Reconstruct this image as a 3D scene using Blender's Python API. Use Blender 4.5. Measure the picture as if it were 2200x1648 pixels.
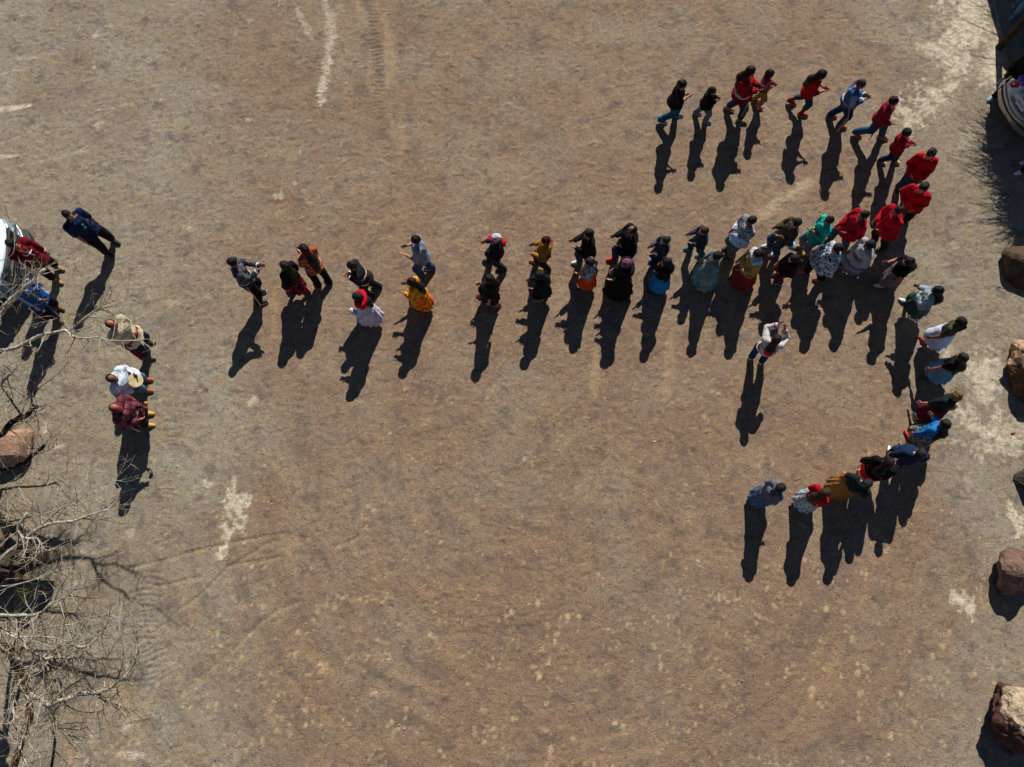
import bpy, bmesh, math, random
import numpy as np
from mathutils import Vector, Matrix

# ------------------------------------------------------------------ clearing
for o in list(bpy.data.objects):
    bpy.data.objects.remove(o)
S = bpy.context.scene
C = S.collection

# ------------------------------------------------------------------ camera, sky, sun, exposure
FPX = 1525.0            # focal length in pixels of the 2200 px wide photograph
HCAM = 15.6
TILT = math.radians(16.3)
cam_d = bpy.data.cameras.new('camera')
cam_d.sensor_width = 36; cam_d.lens = FPX/2200*36; cam_d.clip_end = 2000
cam = bpy.data.objects.new('camera', cam_d); C.objects.link(cam)
cam.location = (0, 0, HCAM); cam.rotation_euler = (TILT, 0, 0)
S.camera = cam

SUN_EL = math.radians(40.0)
SHD = np.array([-0.195, -0.981]); SHD /= np.hypot(*SHD)     # where shadows fall on the ground
sun_dir = Vector((-SHD[0]*math.cos(SUN_EL), -SHD[1]*math.cos(SUN_EL), math.sin(SUN_EL)))
w = bpy.data.worlds.new('World'); S.world = w; w.use_nodes = True
nt = w.node_tree; nt.nodes.clear()
sky = nt.nodes.new('ShaderNodeTexSky'); sky.sky_type = 'NISHITA'; sky.sun_disc = False
sky.altitude = 1500; sky.air_density = 0.8; sky.dust_density = 0.2; sky.sun_elevation = SUN_EL; sky.sun_rotation = math.atan2(sun_dir.x, sun_dir.y)
bg = nt.nodes.new('ShaderNodeBackground'); bg.inputs[1].default_value = 0.05
wo = nt.nodes.new('ShaderNodeOutputWorld')
nt.links.new(sky.outputs[0], bg.inputs[0]); nt.links.new(bg.outputs[0], wo.inputs[0])
sd = bpy.data.lights.new('sun', 'SUN'); sd.energy = 5.0; sd.angle = math.radians(0.5); sd.color = (1.0, 0.955, 0.89)
sun = bpy.data.objects.new('sun', sd); C.objects.link(sun)
sun.rotation_euler = sun_dir.to_track_quat('Z', 'Y').to_euler()
S.view_settings.view_transform = 'Standard'; S.view_settings.look = 'None'
S.view_settings.exposure = 0.26; S.view_settings.gamma = 1.0
S.render.engine = 'CYCLES'

def G(px, py, z=0.0):
    """ground (or height z) point that the photograph shows at pixel px, py"""
    x = (px-1100)/FPX; y = (824-py)/FPX
    d = np.array([x, math.sin(TILT)+y*math.cos(TILT), -math.cos(TILT)+y*math.sin(TILT)])
    return d[:2]*((z-HCAM)/d[2])

# ------------------------------------------------------------------ materials
def lin(c):
    return tuple(((v/255)/12.92 if v/255 <= 0.04045 else ((v/255+0.055)/1.055)**2.4) for v in c)
MC = {}
class NT:
    def __init__(s, name, rough=0.85, spec=0.3, metal=0.0):
        s.m = bpy.data.materials.new(name); s.m.use_nodes = True
        s.t = s.m.node_tree; s.n = s.t.nodes; s.b = s.n['Principled BSDF']
        s.b.inputs['Roughness'].default_value = rough
        s.b.inputs['Specular IOR Level'].default_value = spec
        s.b.inputs['Metallic'].default_value = metal
    def new(s, ty, **kw):
        n = s.n.new(ty)
        for k, v in kw.items():
            if hasattr(n, k): setattr(n, k, v)
            else: n.inputs[k].default_value = v
        return n
    def L(s, a, b): s.t.links.new(a, b)
    def mix(s, fac, a, b, mode='MIX'):
        n = s.n.new('ShaderNodeMix'); n.data_type = 'RGBA'; n.blend_type = mode
        for sock, v in ((n.inputs[0], fac), (n.inputs[6], a), (n.inputs[7], b)):
            if hasattr(v, 'is_output'): s.L(v, sock)
            elif isinstance(v, (int, float)): sock.default_value = v
            else: sock.default_value = (*v[:3], 1)
        return n.outputs[2]
    def math(s, op, a, b=0.0, clamp=False):
        n = s.n.new('ShaderNodeMath'); n.operation = op; n.use_clamp = clamp
        for sock, v in ((n.inputs[0], a), (n.inputs[1], b)):
            if hasattr(v, 'is_output'): s.L(v, sock)
            else: sock.default_value = v
        return n.outputs[0]
    def step(s, v, lo, hi):
        n = s.n.new('ShaderNodeMapRange'); n.interpolation_type = 'SMOOTHSTEP'
        s.L(v, n.inputs[0]); n.inputs[1].default_value = lo; n.inputs[2].default_value = hi
        return n.outputs[0]
    def noise(s, vec, scale, detail=4, rough=0.55, dist=0.0):
        n = s.n.new('ShaderNodeTexNoise'); n.inputs['Scale'].default_value = scale
        n.inputs['Detail'].default_value = detail; n.inputs['Roughness'].default_value = rough
        n.inputs['Distortion'].default_value = dist
        if vec is not None: s.L(vec, n.inputs['Vector'])
        return n.outputs['Fac']
    def coord(s, kind='Object', scale=(1, 1, 1), rot=(0, 0, 0)):
        tc = s.n.new('ShaderNodeTexCoord'); mp = s.n.new('ShaderNodeMapping')
        mp.inputs['Scale'].default_value = scale; mp.inputs['Rotation'].default_value = rot
        s.L(tc.outputs[kind], mp.inputs['Vector']); return mp.outputs[0]
    def attr(s, name):
        n = s.n.new('ShaderNodeAttribute'); n.attribute_name = name; return n.outputs['Fac']
    def bump(s, h, strength=0.3, dist=0.02):
        b = s.n.new('ShaderNodeBump'); b.inputs['Strength'].default_value = strength
        b.inputs['Distance'].default_value = dist; s.L(h, b.inputs['Height'])
        s.L(b.outputs[0], s.b.inputs['Normal'])
    def col(s, c):
        if hasattr(c, 'is_output'): s.L(c, s.b.inputs['Base Color'])
        else: s.b.inputs['Base Color'].default_value = (*c[:3], 1)

def plain(name, rgb, rough=0.6, spec=0.4, metal=0.0, var=0.15, scale=25):
    key = (name, rgb, rough, metal)
    if key in MC: return MC[key]
    n = NT(name, rough, spec, metal); c = lin(rgb)
    v = n.coord(); f = n.noise(v, scale, 4)
    n.col(n.mix(n.step(f, 0.3, 0.7), tuple(x*(1-var) for x in c), tuple(min(1, x*(1+var)) for x in c)))
    n.bump(f, 0.15, 0.01)
    MC[key] = n.m; return n.m

def fabric(rgb, pat=None, rgb2=(230, 230, 230), rgb3=None, name='cloth', sc=1.0):
    key = ('f', rgb, pat, rgb2, rgb3, sc)
    if key in MC: return MC[key]
    n = NT(name + '_' + (pat or 'plain'), 0.9, 0.15)
    a = lin(rgb); b = lin(rgb2); c = lin(rgb3) if rgb3 else b
    v = n.coord()
    big = n.noise(v, 7, 3); fine = n.noise(v, 90, 3)
    base = n.mix(n.step(big, 0.3, 0.7), tuple(x*0.82 for x in a), tuple(min(1, x*1.15) for x in a))
    if pat == 'floral':
        vo = n.new('ShaderNodeTexVoronoi', Scale=16*sc); n.L(v, vo.inputs['Vector'])
        m1 = n.step(vo.outputs['Distance'], 0.42, 0.34)
        rn = n.new('ShaderNodeTexNoise', Scale=9*sc); n.L(v, rn.inputs['Vector'])
        col2 = n.mix(n.step(rn.outputs['Fac'], 0.47, 0.53), b, c)
        base = n.mix(m1, base, col2)
    elif pat == 'speckle':
        f = n.noise(v, 38*sc, 4, 0.7); base = n.mix(n.step(f, 0.5, 0.56), base, b)
    elif pat == 'blotch':
        f = n.noise(v, 11*sc, 3, 0.6, 1.0); g = n.noise(v, 15*sc, 2, 0.5, 2.0)
        base = n.mix(n.step(f, 0.50, 0.55), base, b); base = n.mix(n.step(g, 0.56, 0.6), base, c)
    elif pat in ('plaid', 'bands', 'stripev', 'stripes'):
        sx = n.new('ShaderNodeSeparateXYZ'); n.L(v, sx.inputs[0])
        def bars(sock, freq, lo=0.72, hi=0.85):
            return n.step(n.math('SINE', n.math('MULTIPLY', sock, freq)), lo, hi)
        if pat == 'plaid':
            base = n.mix(bars(sx.outputs[2], 62*sc), base, b)
            base = n.mix(bars(sx.outputs[1], 62*sc), base, c)
            base = n.mix(bars(sx.outputs[0], 62*sc, 0.9, 0.97), base, b)
        elif pat == 'bands':
            base = n.mix(bars(sx.outputs[2], 40*sc, 0.55, 0.65), base, b)
            base = n.mix(bars(sx.outputs[2], 27*sc, 0.86, 0.93), base, c)
        elif pat == 'stripev':
            base = n.mix(bars(sx.outputs[1], 48*sc, 0.75, 0.85), base, b)
        else:
            base = n.mix(bars(sx.outputs[2], 90*sc, 0.3, 0.5), base, b)
    elif pat == 'chest':       # a band of ribbon work across the chest only
        sx = n.new('ShaderNodeSeparateXYZ'); n.L(v, sx.inputs[0])
        s1 = n.step(n.math('SINE', n.math('MULTIPLY', sx.outputs[2], 150)), 0.2, 0.5)
        z0 = 1.22*sc
        m = n.math('MULTIPLY', n.step(sx.outputs[2], z0-0.005, z0), n.step(sx.outputs[2], z0+0.13, z0+0.12))
        m = n.math('MULTIPLY', m, n.step(sx.outputs[0], 0.0, 0.03))
        base = n.mix(n.math('MULTIPLY', m, s1), base, b)
    elif pat == 'tie':
        f = n.noise(v, 5*sc, 4, 0.6, 2.5)
        base = n.mix(n.step(f, 0.42, 0.62), base, b); base = n.mix(n.step(n.noise(v, 9*sc, 4, 0.6, 1.5), 0.58, 0.68), base, c)
    elif pat == 'yoke':        # upper part of the garment in another cloth
        sx = n.new('ShaderNodeSeparateXYZ'); n.L(v, sx.inputs[0])
        f = n.noise(v, 55, 3, 0.7)
        top = n.mix(n.step(f, 0.5, 0.55), c, (0.6, 0.6, 0.6))
        base = n.mix(n.step(sx.outputs[2], 1.22*sc, 1.24*sc), base, top)
    elif pat == 'denim':
        f = n.noise(v, 14, 5, 0.7); base = n.mix(n.math('MULTIPLY', n.step(f, 0.5, 0.75), 0.6), base, b)
    n.col(base)
    h = n.math('ADD', n.math('MULTIPLY', n.noise(v, 11, 3, .5, .8), 1.0), n.math('MULTIPLY', fine, 0.15))
    n.bump(h, 0.6, 0.045)
    MC[key] = n.m; return n.m

def skin_mat(rgb=(176, 122, 92)):
    key = ('skin', rgb)
    if key in MC: return MC[key]
    n = NT('skin', 0.55, 0.35); c = lin(rgb); v = n.coord()
    f = n.noise(v, 18, 3)
    n.col(n.mix(n.step(f, 0.35, 0.65), tuple(x*0.88 for x in c), (min(1, c[0]*1.1), c[1]*1.02, c[2])))
    n.b.inputs['Subsurface Weight'].default_value = 0.05
    n.bump(n.noise(v, 120, 2), 0.08, 0.004)
    MC[key] = n.m; return n.m
def hair_mat(rgb=(18, 14, 13)):
    key = ('hair', rgb)
    if key in MC: return MC[key]
    n = NT('hair_strands', 0.55, 0.22); c = lin(rgb)
    v = n.coord(scale=(60, 60, 6)); f = n.noise(v, 2.0, 4, 0.6)
    n.col(n.mix(n.step(f, 0.3, 0.7), tuple(x*0.4 for x in c), tuple(min(1, x*1.2) for x in c)))
    n.bump(f, 0.6, 0.02)
    MC[key] = n.m; return n.m

# ------------------------------------------------------------------ objects
def tag(o, label=None, cat=None, group=None, kind=None):
    if label: o['label'] = label
    if cat: o['category'] = cat
    if group: o['group'] = group
    if kind: o['kind'] = kind
    return o
def empty(name, loc, rz, label, cat, group=None):
    o = bpy.data.objects.new(name, None); C.objects.link(o)
    o.location = loc; o.rotation_euler = (0, 0, rz); o.empty_display_size = 0.2
    return tag(o, label, cat, group)
def meshobj(name, V, F, mats, parent=None, midx=None, smooth=True):
    me = bpy.data.meshes.new(name)
    V = np.asarray(V, dtype=np.float32)
    if isinstance(F, np.ndarray) and F.ndim == 2:
        nf, k = F.shape
        me.vertices.add(len(V)); me.vertices.foreach_set('co', V.ravel())
        me.loops.add(nf*k); me.loops.foreach_set('vertex_index', F.astype(np.int32).ravel())
        me.polygons.add(nf); me.polygons.foreach_set('loop_start', np.arange(0, nf*k, k, dtype=np.int32))
        me.polygons.foreach_set('loop_total', np.full(nf, k, dtype=np.int32))
        if midx is not None: me.polygons.foreach_set('material_index', np.asarray(midx, dtype=np.int32))
        me.polygons.foreach_set('use_smooth', np.full(nf, smooth))
        me.update(calc_edges=True)
    else:
        me.from_pydata([tuple(v) for v in V], [], [tuple(f) for f in F])
        if midx is not None:
            for p, i in zip(me.polygons, midx): p.material_index = int(i)
        for p in me.polygons: p.use_smooth = smooth
        me.update()
    for m in (mats if isinstance(mats, (list, tuple)) else [mats]): me.materials.append(m)
    o = bpy.data.objects.new(name, me); C.objects.link(o)
    if parent: o.parent = parent
    return o
def struct(o): o['kind'] = 'structure'; return o

class MB:
    """collects boxes, tubes and prisms into one mesh"""
    def __init__(s): s.V = []; s.F = []; s.M = []
    def add(s, V, F, m=0):
        b = len(s.V); s.V += [tuple(v) for v in V]; s.F += [tuple(i+b for i in f) for f in F]; s.M += [m]*len(F)
    def box(s, c, d, rot=None, m=0):
        V = [Vector((sx*d[0]/2, sy*d[1]/2, sz*d[2]/2)) for sx in (-1, 1) for sy in (-1, 1) for sz in (-1, 1)]
        if rot is not None: V = [rot @ v for v in V]
        V = [v+Vector(c) for v in V]
        s.add(V, [(0, 1, 3, 2), (4, 6, 7, 5), (0, 4, 5, 1), (2, 3, 7, 6), (0, 2, 6, 4), (1, 5, 7, 3)], m)
    def tube(s, pts, rad, n=6, m=0, cap=True):
        pts = [Vector(p) for p in pts]; b = len(s.V)
        up = Vector((0.13, 0.31, 0.94)).normalized()
        for i, p in enumerate(pts):
            t = (pts[min(i+1, len(pts)-1)]-pts[max(i-1, 0)])
            if t.length < 1e-9: t = Vector((0, 0, 1))
            t.normalize(); x = t.cross(up)
            if x.length < 1e-3: x = t.cross(Vector((1, 0, 0)))
            x.normalize(); y = t.cross(x); r = rad[i] if hasattr(rad, '__len__') else rad
            for k in range(n):
                a = 2*math.pi*k/n; s.V.append(tuple(p+x*r*math.cos(a)+y*r*math.sin(a)))
        for i in range(len(pts)-1):
            for k in range(n):
                a = b+i*n+k; c = b+i*n+(k+1) % n
                s.F.append((a, c, c+n, a+n)); s.M.append(m)
        if cap:
            s.F.append(tuple(b+k for k in range(n))[::-1]); s.F.append(tuple(b+(len(pts)-1)*n+k for k in range(n))); s.M += [m, m]
    def build(s, name, mats, parent=None, smooth=False):
        return meshobj(name, s.V, s.F, mats, parent, s.M, smooth)

# ------------------------------------------------------------------ signed-distance modelling + surface nets
class Field:
    def __init__(s, lo, hi, h):
        s.lo = np.array(lo, float); s.h = h
        s.n = [int(math.ceil((b-a)/h))+1 for a, b in zip(lo, hi)]
        s.ax = [s.lo[i]+h*np.arange(s.n[i]) for i in range(3)]
        s.F = np.full(s.n, 0.3)
    def sub(s, lo, hi):
        sl = []
        for i in range(3):
            a = max(0, int((lo[i]-s.lo[i])/s.h)); b = min(s.n[i], int((hi[i]-s.lo[i])/s.h)+2)
            if b <= a: return None
            sl.append(slice(a, b))
        return tuple(sl)
    def grid(s, sl):
        return (s.ax[0][sl[0]][:, None, None], s.ax[1][sl[1]][None, :, None], s.ax[2][sl[2]][None, None, :])
    def comb(s, sl, d, k, op='u'):
        f = s.F[sl]
        if op == 'u':
            if k > 0:
                hh = np.clip(0.5+0.5*(f-d)/k, 0, 1); s.F[sl] = f*(1-hh)+d*hh-k*hh*(1-hh)
            else: s.F[sl] = np.minimum(f, d)
        elif op == 's': s.F[sl] = np.maximum(f, -d)
        elif op == 'i': s.F[sl] = np.maximum(f, d)
    def cone(s, a, b, ra, rb, k=0.02, fl=None, op='u'):
        """tapered capsule; fl=(axis, factor): flattened along axis"""
        a = np.array(a, float); b = np.array(b, float); R = max(ra, rb)+0.05+k
        sl = s.sub(np.minimum(a, b)-R, np.maximum(a, b)+R)
        if sl is None: return
        X, Y, Z = s.grid(sl); px, py, pz = X-a[0], Y-a[1], Z-a[2]; ba = b-a
        if fl is not None:
            u = np.array(fl[0], float); u /= np.linalg.norm(u); q = fl[1]-1
            dt = (px*u[0]+py*u[1]+pz*u[2])*q
            px = px+dt*u[0]; py = py+dt*u[1]; pz = pz+dt*u[2]; ba = ba+u*(ba@u)*q
        L2 = max(ba@ba, 1e-9)
        t = np.clip((px*ba[0]+py*ba[1]+pz*ba[2])/L2, 0, 1)
        d = np.sqrt((px-ba[0]*t)**2+(py-ba[1]*t)**2+(pz-ba[2]*t)**2)-(ra+(rb-ra)*t)
        s.comb(sl, d, k, op)
    def ell(s, c, r, k=0.01, R=None, op='u'):
        c = np.array(c, float); m = max(r)+0.04+k
        sl = s.sub(c-m, c+m)
        if sl is None: return
        X, Y, Z = s.grid(sl); p = [X-c[0], Y-c[1], Z-c[2]]
        if R is not None: p = [R[0][i]*p[0]+R[1][i]*p[1]+R[2][i]*p[2] for i in range(3)]
        q = np.sqrt((p[0]/r[0])**2+(p[1]/r[1])**2+(p[2]/r[2])**2)
        s.comb(sl, (q-1)*min(r), k, op)
    def rbox(s, c, d, r, k=0.0, R=None, op='u'):
        c = np.array(c, float); m = np.linalg.norm(d)/2+0.04+k if R is not None else None
        hd = np.array(d)/2
        sl = s.sub(c-(m if m else hd+0.06+k), c+(m if m else hd+0.06+k))
        if sl is None: return
        X, Y, Z = s.grid(sl); p = [X-c[0], Y-c[1], Z-c[2]]
        if R is not None: p = [R[0][i]*p[0]+R[1][i]*p[1]+R[2][i]*p[2] for i in range(3)]
        q = [np.abs(p[i])-hd[i]+r for i in range(3)]
        o = np.sqrt(np.maximum(q[0], 0)**2+np.maximum(q[1], 0)**2+np.maximum(q[2], 0)**2)
        s.comb(sl, o+np.minimum(np.maximum(q[0], np.maximum(q[1], q[2])), 0)-r, k, op)
    def plane(s, nrm, off):
        """keep n.p < off"""
        X, Y, Z = s.grid((slice(None),)*3)
        s.F = np.maximum(s.F, nrm[0]*X+nrm[1]*Y+nrm[2]*Z-off)
    def wrinkle(s, amp, seed, fr=1.0):
        r = np.random.RandomState(seed); X, Y, Z = s.grid((slice(None),)*3)
        w_ = 0
        for i in range(4):
            kx, ky, kz = r.uniform(-1, 1, 3)*np.array([26, 26, 34])*fr*(0.7+0.35*i)
            w_ = w_+np.sin(kx*X+ky*Y+kz*Z+r.uniform(0, 6)+1.5*np.sin(9*X+7*Y+r.uniform(0, 6)))/(1+0.3*i)
        s.F = s.F+amp*w_*0.5
    def mesh(s):
        F = np.pad(s.F, 1, constant_values=0.3); h = s.h; lo = s.lo-h
        neg = F < 0
        c = [neg[i:neg.shape[0]-1+i, j:neg.shape[1]-1+j, k:neg.shape[2]-1+k] for i in (0, 1) for j in (0, 1) for k in (0, 1)]
        cnt = sum(x.astype(np.int8) for x in c)
        act = (cnt > 0) & (cnt < 8)
        I = np.argwhere(act)
        if len(I) == 0: return np.zeros((0, 3)), np.zeros((0, 4), int)
        idx = np.full(act.shape, -1, np.int64); idx[act] = np.arange(len(I))
        val = {}
        for i in (0, 1):
            for j in (0, 1):
                for k in (0, 1): val[i, j, k] = F[I[:, 0]+i, I[:, 1]+j, I[:, 2]+k]
        P = np.zeros((len(I), 3)); N = np.zeros(len(I))
        cor = list(val.keys())
        for a in cor:
            for ax in range(3):
                if a[ax] == 0:
                    b = list(a); b[ax] = 1; b = tuple(b)
                    va, vb = val[a], val[b]; m = (va < 0) != (vb < 0)
                    t = np.where(m, va/np.where(m, va-vb, 1), 0)
                    pt = np.array(a, float)[None, :].repeat(len(I), 0); pt[:, ax] = t
                    P[m] += pt[m]; N[m] += 1
        V = lo+h*(I+P/N[:, None])
        Q = []
        for ax in range(3):
            u, v = (ax+1) % 3, (ax+2) % 3
            sa = [slice(None)]*3; sb = [slice(None)]*3
            sa[ax] = slice(0, -1); sb[ax] = slice(1, None)
            A = neg[tuple(sa)]; B = neg[tuple(sb)]; E = np.argwhere(A != B)
            E = E[(E[:, u] > 0) & (E[:, v] > 0) & (E[:, u] < F.shape[u]-1) & (E[:, v] < F.shape[v]-1)]
            if len(E) == 0: continue
            def at(du, dv):
                e = E.copy(); e[:, u] += du; e[:, v] += dv; return idx[e[:, 0], e[:, 1], e[:, 2]]
            q = np.stack([at(-1, -1), at(0, -1), at(0, 0), at(-1, 0)], 1)
            fl = ~A[E[:, 0], E[:, 1], E[:, 2]]
            q[fl] = q[fl][:, ::-1]
            Q.append(q)
        return V, np.concatenate(Q)

# ------------------------------------------------------------------ numpy noise for the ground
def vnoise(x, y, seed):
    r = np.random.RandomState(seed); T = r.rand(256, 256)
    xi = np.floor(x).astype(int); yi = np.floor(y).astype(int); fx = x-xi; fy = y-yi
    fx = fx*fx*(3-2*fx); fy = fy*fy*(3-2*fy)
    a = T[xi & 255, yi & 255]; b = T[(xi+1) & 255, yi & 255]; c = T[xi & 255, (yi+1) & 255]; d = T[(xi+1) & 255, (yi+1) & 255]
    return (a*(1-fx)+b*fx)*(1-fy)+(c*(1-fx)+d*fx)*fy
def fbm(x, y, seed, oct=4, g=0.5):
    s = 0; a = 1; t = 0
    for i in range(oct):
        s = s+a*vnoise(x*2**i+17*i, y*2**i-9*i, seed+i); t += a; a *= g
    return s/t
def sstep(x, a, b):
    t = np.clip((x-a)/(b-a), 0, 1); return t*t*(3-2*t)

# ------------------------------------------------------------------ ground
def build_ground():
    h = 0.035
    xf = np.arange(-15.4, 15.4, h); yf = np.arange(-4.6, 16.8, h)
    def ext(a):
        out = []; st = h; v = a[-1]
        while v < 420: st *= 1.35; v += st; out.append(v)
        lo = []; st = h; v = a[0]
        while v > -420: st *= 1.35; v -= st; lo.append(v)
        return np.array(lo[::-1]+list(a)+out), len(lo)
    xs, ix0 = ext(xf); ys, iy0 = ext(yf)
    X, Y = np.meshgrid(xs, ys, indexing='ij')
    A = {k: np.zeros_like(X) for k in ('pale', 'tan', 'red', 'grey', 'dark')}
    Z = np.zeros_like(X)
    nx, ny = len(xs), len(ys)
    # edge-noise shared by the shapes
    en = fbm(X*2.6, Y*2.6, 11, 5, 0.62)-0.5
    en2 = fbm(X*9, Y*9, 31, 3, 0.6)-0.5
    def sl(p, m):
        p = np.atleast_2d(p); lo = p.min(0)-m; hi = p.max(0)+m
        return (slice(*np.searchsorted(xs, [lo[0], hi[0]])), slice(*np.searchsorted(ys, [lo[1], hi[1]])))
    def dist(P, s):
        x = X[s]; y = Y[s]; best = np.full(x.shape, 9.0); tt = np.zeros(x.shape); acc = 0
        for a, b in zip(P[:-1], P[1:]):
            ba = b-a; L = max(np.hypot(*ba), 1e-6)
            t = np.clip(((x-a[0])*ba[0]+(y-a[1])*ba[1])/L**2, 0, 1)
            d = np.hypot(x-a[0]-t*ba[0], y-a[1]-t*ba[1]); m = d < best
            best = np.where(m, d, best); tt = np.where(m, acc+t*L, tt); acc += L
        return best, tt, acc
    def stroke(att, pts, wid, s=1.0, rag=0.6, soft=0.5, grain=0.0):
        P = np.array([G(*p) for p in pts]); sc = sl(P, wid*2.2+0.3)
        d, t, L = dist(P, sc)
        e = 1-d/wid+rag*en[sc]*2.4+grain*en2[sc]*2.4
        e = e-0.8*(1-np.clip(np.minimum(t, L-t)/(0.25*L+1e-3), 0, 1))*rag if len(pts) > 1 else e
        m = sstep(e, 0.0, soft)*s
        A[att][sc] = np.maximum(A[att][sc], m)
        return sc, d, t
    def blob(att, p, r, s=1.0, rag=0.8, soft=0.5, grain=0.5): stroke(att, [p, (p[0]+1, p[1])], r, s, rag, soft, grain)
    # pale caliche on the right side
    stroke('pale', [(2120, -60), (2085, 40), (2060, 130), (2045, 190)], 1.0, .95, 1.0, 0.9, 0.8)
    stroke('pale', [(2180, -60), (2150, 60), (2130, 160), (2150, 230)], 0.9, .95, 0.7, 0.9, 0.6)
    stroke('pale', [(2070, 160), (2010, 200), (1960, 250), (1925, 290)], 0.48, 0.85, 1.2, 0.8, 1.2)
    stroke('pale', [(2045, 745), (2090, 790), (2130, 850), (2150, 900)], 0.68, 0.85, 1.0, 0.9, 0.9)
    stroke('pale', [(2030, 860), (2080, 900), (2130, 940), (2190, 960)], 0.6, 0.85, 1.0, 0.9, 1.0)
    stroke('pale', [(2120, 880), (2200, 990)], 0.5, 0.5, 1.0, 0.6, 0.8)
    stroke('pale', [(2165, 1075), (2195, 1130), (2230, 1200)], 0.16, 1, 1.2, 0.4, 1.0)
    stroke('pale', [(2035, 1255), (2060, 1290), (2095, 1325)], 0.17, 0.9, 1.2, 0.4, 1.4)
    stroke('pale', [(2100, 270), (2060, 320)], 0.3, 0.3, 1.5, 0.5, 0.8)
    for p, r, s in [((1670, 45), .12, .35), ((1665, 75), .15, .4), ((1790, 60), .2, .3), ((2080, 1040), .3, .3), ((2050, 530), .25, .3), ((2110, 1230), .25, .25)]:
        blob('pale', p, r, s)
    # left and centre pale splashes
    stroke('pale', [(505, 1045), (512, 1080), (505, 1125), (487, 1165)], 0.26, .9, 1.1, 0.7, 1.4)
    stroke('pale', [(487, 1160), (472, 1205)], 0.10, 0.95, 1.0, 0.4, 1.2)
    stroke('pale', [(452, 1028), (445, 1050)], 0.13, 0.8, 1.2, 0.4, 1.2)
    for p, r, s in [((535, 45), .18, .7), ((598, 10), .2, .5), ((205, 75), .12, .6), ((203, 145), .15, .55), ((258, 132), .1, .6), ((392, 187), .14, .95),
                    ((345, 215), .12, .5), ((212, 268), .2, .4), ((530, 255), .18, .45), ((645, 322), .2, .8), ((733, 308), .2, .85), ((600, 422), .22, .6), ((632, 395), .12, .5),
                    ((545, 862), .22, .7), ((415, 690), .12, .7), ((268, 1085), .18, .6), ((280, 1140), .25, .35), ((495, 980), .1, .6), ((1127, 985), .13, .9), ((360, 855), .15, .4),
                    ((680, 490), .3, .25), ((500, 510), .5, .22), ((620, 260), .3, .25), ((330, 250), .25, .25)]:
        blob('pale', p, r, s)
    for p, r, s in [((270, 1560), .35, .6), ((285, 1620), .35, .7), ((240, 1590), .3, .5), ((100, 925), .3, .75), ((120, 960), .25, .6), ((210, 1440), .2, .2),
                    ((340, 1590), .1, .6), ((365, 1600), .1, .5)]:
        blob('pale', p, r, s)
    for p, r, s in [((170, 1130), .7, .7), ((250, 1110), .6, .5), ((120, 1270), .6, .6), ((90, 1300), .5, .6), ((180, 1200), .5, .5), ((60, 850), .6, .4), ((230, 1560), .6, .4)]:
        blob('tan', p, r, s*0.8, 1.0, 0.9, 0.5)
    for p, r, s_ in [((165, 1125), .7, .35), ((250, 1105), .55, .4), ((130, 1250), .7, .35), ((190, 1190), .6, .35), ((265, 1120), .4, .5), ((255, 1590), .7, .6), ((200, 1560), .6, .4)]:
        blob('pale', p, r, s_, 1.3, 1.0, 1.2)
    # faint dusty mottling and old wheel sweeps on the upper left
    rq = random.Random(12)
    for i in range(110):
        q = (rq.uniform(-20, 760), rq.uniform(-10, 800)); blob('pale', q, rq.uniform(.06, .40), rq.uniform(.12, .38), 1.3, 0.9, 1.0)
    for i in range(60):
        q = (rq.uniform(760, 2150), rq.uniform(-10, 800)); blob('tan', q, rq.uniform(.06, .22), rq.uniform(.25, .6), 1.1, 0.8, 0.9)
    for i in range(34):
        x = rq.uniform(-100, 420); y = rq.uniform(0, 760); L = rq.uniform(120, 340); dy = rq.uniform(-90, 20)
        stroke(rq.choice(['pale', 'dark', 'tan']), [(x, y), (x+L*.5, y+dy*.35), (x+L, y+dy)], rq.uniform(.03, .10), rq.uniform(.12, .35), 1.0, 0.9, 0.7)
    for i in range(22):
        x = rq.uniform(600, 900); y = rq.uniform(-60, 260); L = rq.uniform(90, 300); dx = rq.uniform(-10, 40)
        stroke(rq.choice(['dark', 'dark', 'tan', 'tan']), [(x, y), (x+dx, y+L*.5), (x+dx*1.1, y+L)], rq.uniform(.06, .16), rq.uniform(.12, .35), 0.9, 0.9, 0.7)
    for i in range(40):
        x = rq.uniform(560, 1500); y = rq.uniform(900, 1400); L = rq.uniform(80, 260); a = (x-1150)/600*-0.6+rq.uniform(-.15, .15)
        stroke(rq.choice(['dark', 'tan', 'dark']), [(x-L/2, y+L/2*a), (x, y+L*.03), (x+L/2, y-L/2*a)], rq.uniform(.02, .07), rq.uniform(.15, .45), 0.9, 0.9, 0.7)
    # wheel and drag marks
    stroke('pale', [(690, -40), (708, 30), (712, 80), (702, 140), (694, 190), (687, 232)], 0.20, 0.6, 0.35, 1.0, 0.5)
    stroke('pale', [(705, 110), (697, 160), (688, 225)], 0.17, .85, 0.35, 0.8, 0.7)
    stroke('pale', [(638, 15), (655, 55), (668, 85)], 0.12, 0.45, 0.6, 0.7, 0.4)
    stroke('tan', [(818, 20), (836, 80), (840, 140), (828, 200)], 0.20, 0.9, 0.5, 0.6, 0.4)
    stroke('tan', [(765, -10), (778, 50)], 0.12, 0.7, 0.6); stroke('tan', [(795, 110), (800, 200)], 0.12, 0.5, 0.6)
    stroke('tan', [(858, 250), (862, 310), (858, 370)], 0.16, 0.5, 0.6); stroke('tan', [(750, 170), (755, 250)], 0.12, 0.35, 0.7)
    stroke('dark', [(795, 0), (805, 90), (822, 200), (820, 260)], 0.16, 0.6, 0.9, 0.6, 0.9)
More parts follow.
